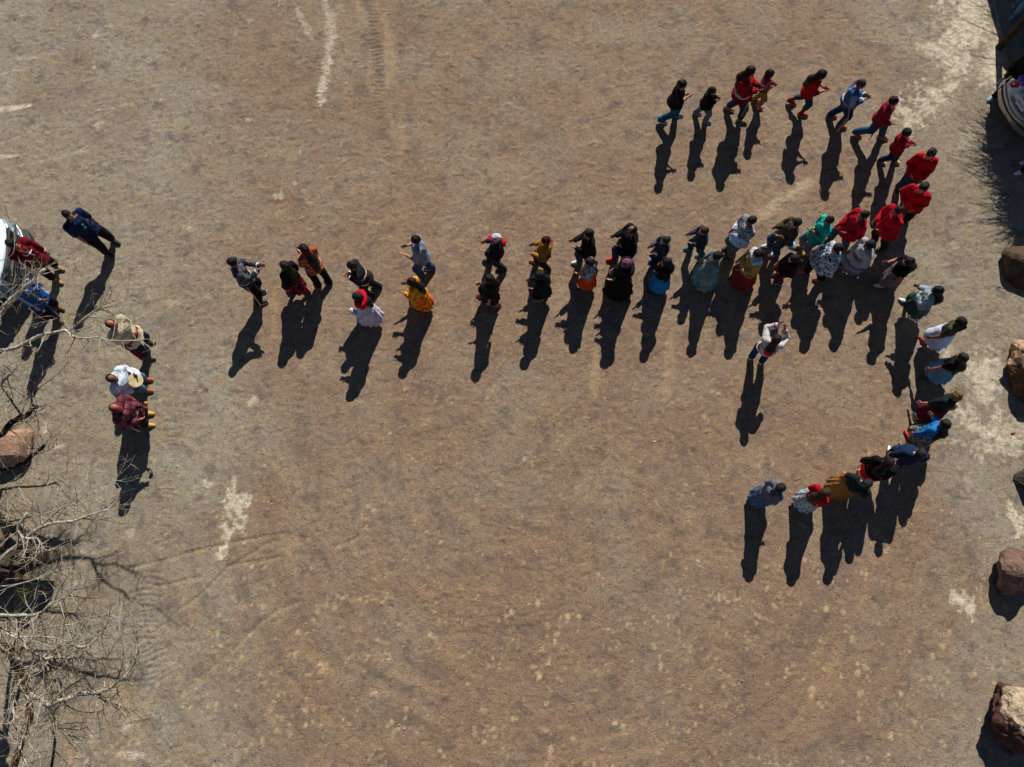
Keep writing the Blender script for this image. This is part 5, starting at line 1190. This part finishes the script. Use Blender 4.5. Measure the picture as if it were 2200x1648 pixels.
# ------------------------------------------------------------------ bronze sedan
def sedan():
    ang = math.radians(19); root = empty('sedan', (12.40, 11.42, 0), ang, 'dark bronze sedan seen from its rear end, half outside the frame', 'car')
    P = paint('bronze_paint', (168, 168, 160), .16, .6)
    T = Field((-.1, -1.1, .15), (4.9, 1.1, 1.1), .03)
    T.rbox((2.4, 0, .62), (4.7, 1.80, .66), .18, .04); T.rbox((.85, 0, .86), (1.35, 1.56, .22), .1, .06); T.rbox((4.0, 0, .80), (1.4, 1.5, .2), .1, .06)
    X, Y, Z = T.grid((slice(None),)*3); T.F = np.maximum(T.F, .34*(np.abs(Y)/.9)**2-X+.04+np.clip((Z-.62)*.65, 0, 1)); T.F = np.maximum(T.F, X-4.78+.4*(np.abs(Y)/.9)**2)
    T.rbox((.11, 0, .80), (.12, .74, .26), .04, 0, None, 's')
    for wx in (1.0, 3.75):
        for sg in (1, -1): T.cone((wx, sg*.66, .33), (wx, sg*1.2, .33), .37, .37, 0, None, 's')
    V, Q = T.mesh(); meshobj('body', V, Q, P, root)
    T = Field((1.0, -1, .9), (4.0, 1, 1.6), .03); T.rbox((2.35, 0, 1.05), (2.5, 1.46, .72), .25, 0); X, Y, Z = T.grid((slice(None),)*3)
    T.F = np.maximum(T.F, (1.45-X)*.6+(Z-1.05)*.8-.12); T.F = np.maximum(T.F, (X-3.2)*.6+(Z-1.05)*.8-.12); V, Q = T.mesh(); cb = meshobj('cabin_glass', V, Q, GLASS, root)
    T = Field((1.5, -1, 1.2), (3.4, 1, 1.6), .03); T.rbox((2.3, 0, 1.33), (1.35, 1.34, .20), .1, 0); V, Q = T.mesh(); meshobj('roof', V, Q, P, root)
    T = Field((-.15, -1.1, .2), (.8, 1.1, .75), .02); T.rbox((.30, 0, .46), (.62, 1.86, .30), .1, 0); X, Y, Z = T.grid((slice(None),)*3); T.F = np.maximum(T.F, .34*(np.abs(Y)/.9)**2-X); V, Q = T.mesh(); bp = meshobj('bumper', V, Q, P, root)
    mb = MB(); pts = [(.33*(abs(y)/.9)**2-.012, y, .50) for y in [i*.09-.81 for i in range(19)]]; mb.tube(pts, .014, 6); mb.build('bumper_strip', BPL, bp, True)
    for sg in (1, -1):
        T = Field((.0, sg*.68-.32, .55), (.7, sg*.68+.32, 1.0), .015); T.rbox((.40, sg*.72, .80), (.55, .30, .20), .06); X, Y, Z = T.grid((slice(None),)*3); T.F = np.maximum(T.F, .34*(np.abs(Y)/.9)**2-X+.03+np.clip((Z-.62)*.65, 0, 1)); V, Q = T.mesh(); meshobj('tail_light', V, Q, plain('red_lens', (170, 16, 18), .15, .6), root)
    # number plate
    mb = MB(); mb.box((0, 0, 0), (.012, .31, .16)); pl = mb.build('number_plate', plain('plate_white', (206, 212, 220), .5, var=.06), root)
    pl.location = (.115, 0, .80); pl.rotation_euler = (0, math.radians(22), 0)
    cu = bpy.data.curves.new('plate_text', 'FONT'); cu.body = 'BRW-5271'; cu.size = .078; cu.align_x = 'CENTER'; cu.align_y = 'CENTER'; cu.extrude = .001
    to = bpy.data.objects.new('tmp', cu); C.objects.link(to); dg = bpy.context.evaluated_depsgraph_get(); me = bpy.data.meshes.new_from_object(to.evaluated_get(dg)); bpy.data.objects.remove(to)
    me.materials.clear(); me.materials.append(plain('plate_ink', (20, 26, 36), .6)); tx = bpy.data.objects.new('plate_text', me); C.objects.link(tx); tx.parent = pl
    tx.location = (-.0085, 0, -.012); tx.rotation_euler = (math.radians(90), 0, math.radians(-90)); tx.scale = (.86, 1, 1)
    for wx in (1.0, 3.75):
        for sg in (1, -1): wheel(root, wx, sg*.78, .32, .21)
    items = [('cup', 'cup', (2171, 176), (204, 208, 214), (0.045, 0.045, 0.06), 'white drinking cup standing in for an unclear object on the sedan boot lid'),
             ('bag', 'bag', (2180, 183), (170, 24, 28), (0.10, 0.07, 0.06), 'crumpled red bag standing in for an unclear object on the sedan boot lid'),
             ('handbag', 'bag', (2197, 174), (104, 60, 160), (0.12, 0.15, 0.09), 'purple patterned handbag standing in for an unclear object on the sedan boot lid'),
             ('blanket', 'blanket', (2216, 196), (206, 206, 208), (0.14, 0.16, 0.06), 'folded black and white blanket standing in for an unclear object on the sedan boot lid')]
    for i, (nm, ct, px, rgb, r_, lb) in enumerate(items):  # made-up stand-ins for an unclear cluster on the boot lid
        p = G(px[0], px[1], 1.0); T = Field((-.3, -.3, -.12), (.3, .3, .2), .011)
        if i == 0: T.cone((0, 0, -.04), (0, 0, .10), .036, .046, 0)
        else: T.ell((0, 0, r_[2]*.6), r_, 0); T.wrinkle(.008, 8+i, 2.5)
        m_ = plain('item_' + nm, rgb, .5) if i < 2 else (f_(rgb, 'blotch', (190, 150, 224), (70, 40, 120), sc=1.6) if i == 2 else f_((22, 22, 26), 'blotch', rgb, (30, 30, 36), sc=1.2))
        V, Q = T.mesh(); o = meshobj(nm, V, Q, m_); o.location = (p[0], p[1], .965); tag(o, lb, ct)
sedan()

# ------------------------------------------------------------------ thatched shelter and its concrete floor
def shelter():
    mb = MB(); cm = plain('concrete', (128, 122, 112), .9, .2, var=.12, scale=5)
    xs_ = [13.05, 15.4, 18.5]; ys_ = [13.25, 15.9, 18.6, 22.0]
    for i in range(2):
        for j in range(3): mb.box(((xs_[i]+xs_[i+1])/2, (ys_[j]+ys_[j+1])/2, .0), (xs_[i+1]-xs_[i]-.02, ys_[j+1]-ys_[j]-.02, .10))
    struct(mb.build('concrete_floor', cm))
    root = empty('thatched_shelter', (15.5, 15, 0), 0, 'brush-roofed shelter on round wooden posts at the upper right corner', 'shelter')
    O = Vector((15.5, 15, 0)); wd = bark('post_wood', (40, 34, 30), (78, 66, 56), 8)
    for (x, y) in [(12.93, 13.87), (13.9, 18.3), (17.6, 18.3), (17.6, 11.3), (13.6, 11.3)]:
        if (x, y) == (13.6, 11.3): continue
        m_ = MB(); m_.tube([Vector((x, y, 0))-O, Vector((x+.03, y-.02, 1.1))-O, Vector((x, y, 2.28))-O], [.085, .08, .078], 12); m_.build('post', wd, root, True)
    for a, b in [((12.93, 13.87), (13.9, 18.3)), ((12.93, 13.87), (13.3, 11.1)), ((17.6, 18.3), (17.6, 11.3)), ((13.3, 11.3), (17.6, 11.3)), ((13.9, 18.3), (17.6, 18.3))]:
        m_ = MB(); m_.tube([Vector((*a, 2.31))-O, Vector((*b, 2.31))-O], [.07, .065], 10); m_.build('beam', wd, root, True)
    r = random.Random(31); th = MB(); poly = [(12.80, 14.6), (12.85, 13.2), (12.95, 12.2), (13.15, 11.0), (18, 11.0), (18, 19), (13.5, 19), (13.6, 17), (13.6, 15.1)]
    cap = [Vector((x, y, 2.40))-O for x, y in poly]; cap2 = [Vector((x, y, 2.62))-O for x, y in poly]; n = len(poly)
    th.add(cap+cap2, [tuple(range(n))[::-1], tuple(range(n, 2*n))]+[(i, (i+1) % n, n+(i+1) % n, n+i) for i in range(n)])
    for i in range(1500):            # sticks lying over the roof, overhanging on the left
        y = r.uniform(11.0, 14.5); x0 = r.uniform(12.8, 13.6); L = r.uniform(.2, .8) if r.random() < .88 else r.uniform(.7, 1.5)
        L *= 1 if 11.3 < y < 13.9 else .5
        a = math.pi+r.gauss(.2, .75); z = r.uniform(2.3, 2.6); p = Vector((x0, y, z)); q = p+Vector((math.cos(a)*L, math.sin(a)*L, r.uniform(-.35, .12))); md = (p+q)/2+Vector((0, r.uniform(-.06, .06), r.uniform(0, .07)))
        th.tube([p-O, md-O, q-O], [.009, .008, .003], 3, 1 if r.random() < .5 else 2, False)
    for i in range(700):
        x = r.uniform(13.6, 18); y = r.uniform(11.1, 18.9); a = r.uniform(0, 3.14); L = r.uniform(.5, 1.3); p = Vector((x, y, 2.64)); q = p+Vector((math.cos(a)*L, math.sin(a)*L, .02)); th.tube([p-O, q-O], [.014, .006], 3, 1 if r.random() < .5 else 2, False)
    th.build('thatch', [bark('brush', (78, 60, 46), (110, 90, 70), 6), bark('brush_pale', (120, 96, 80), (160, 136, 112), 6), bark('brush_dark', (52, 38, 30), (84, 64, 52), 6)], root)
shelter()
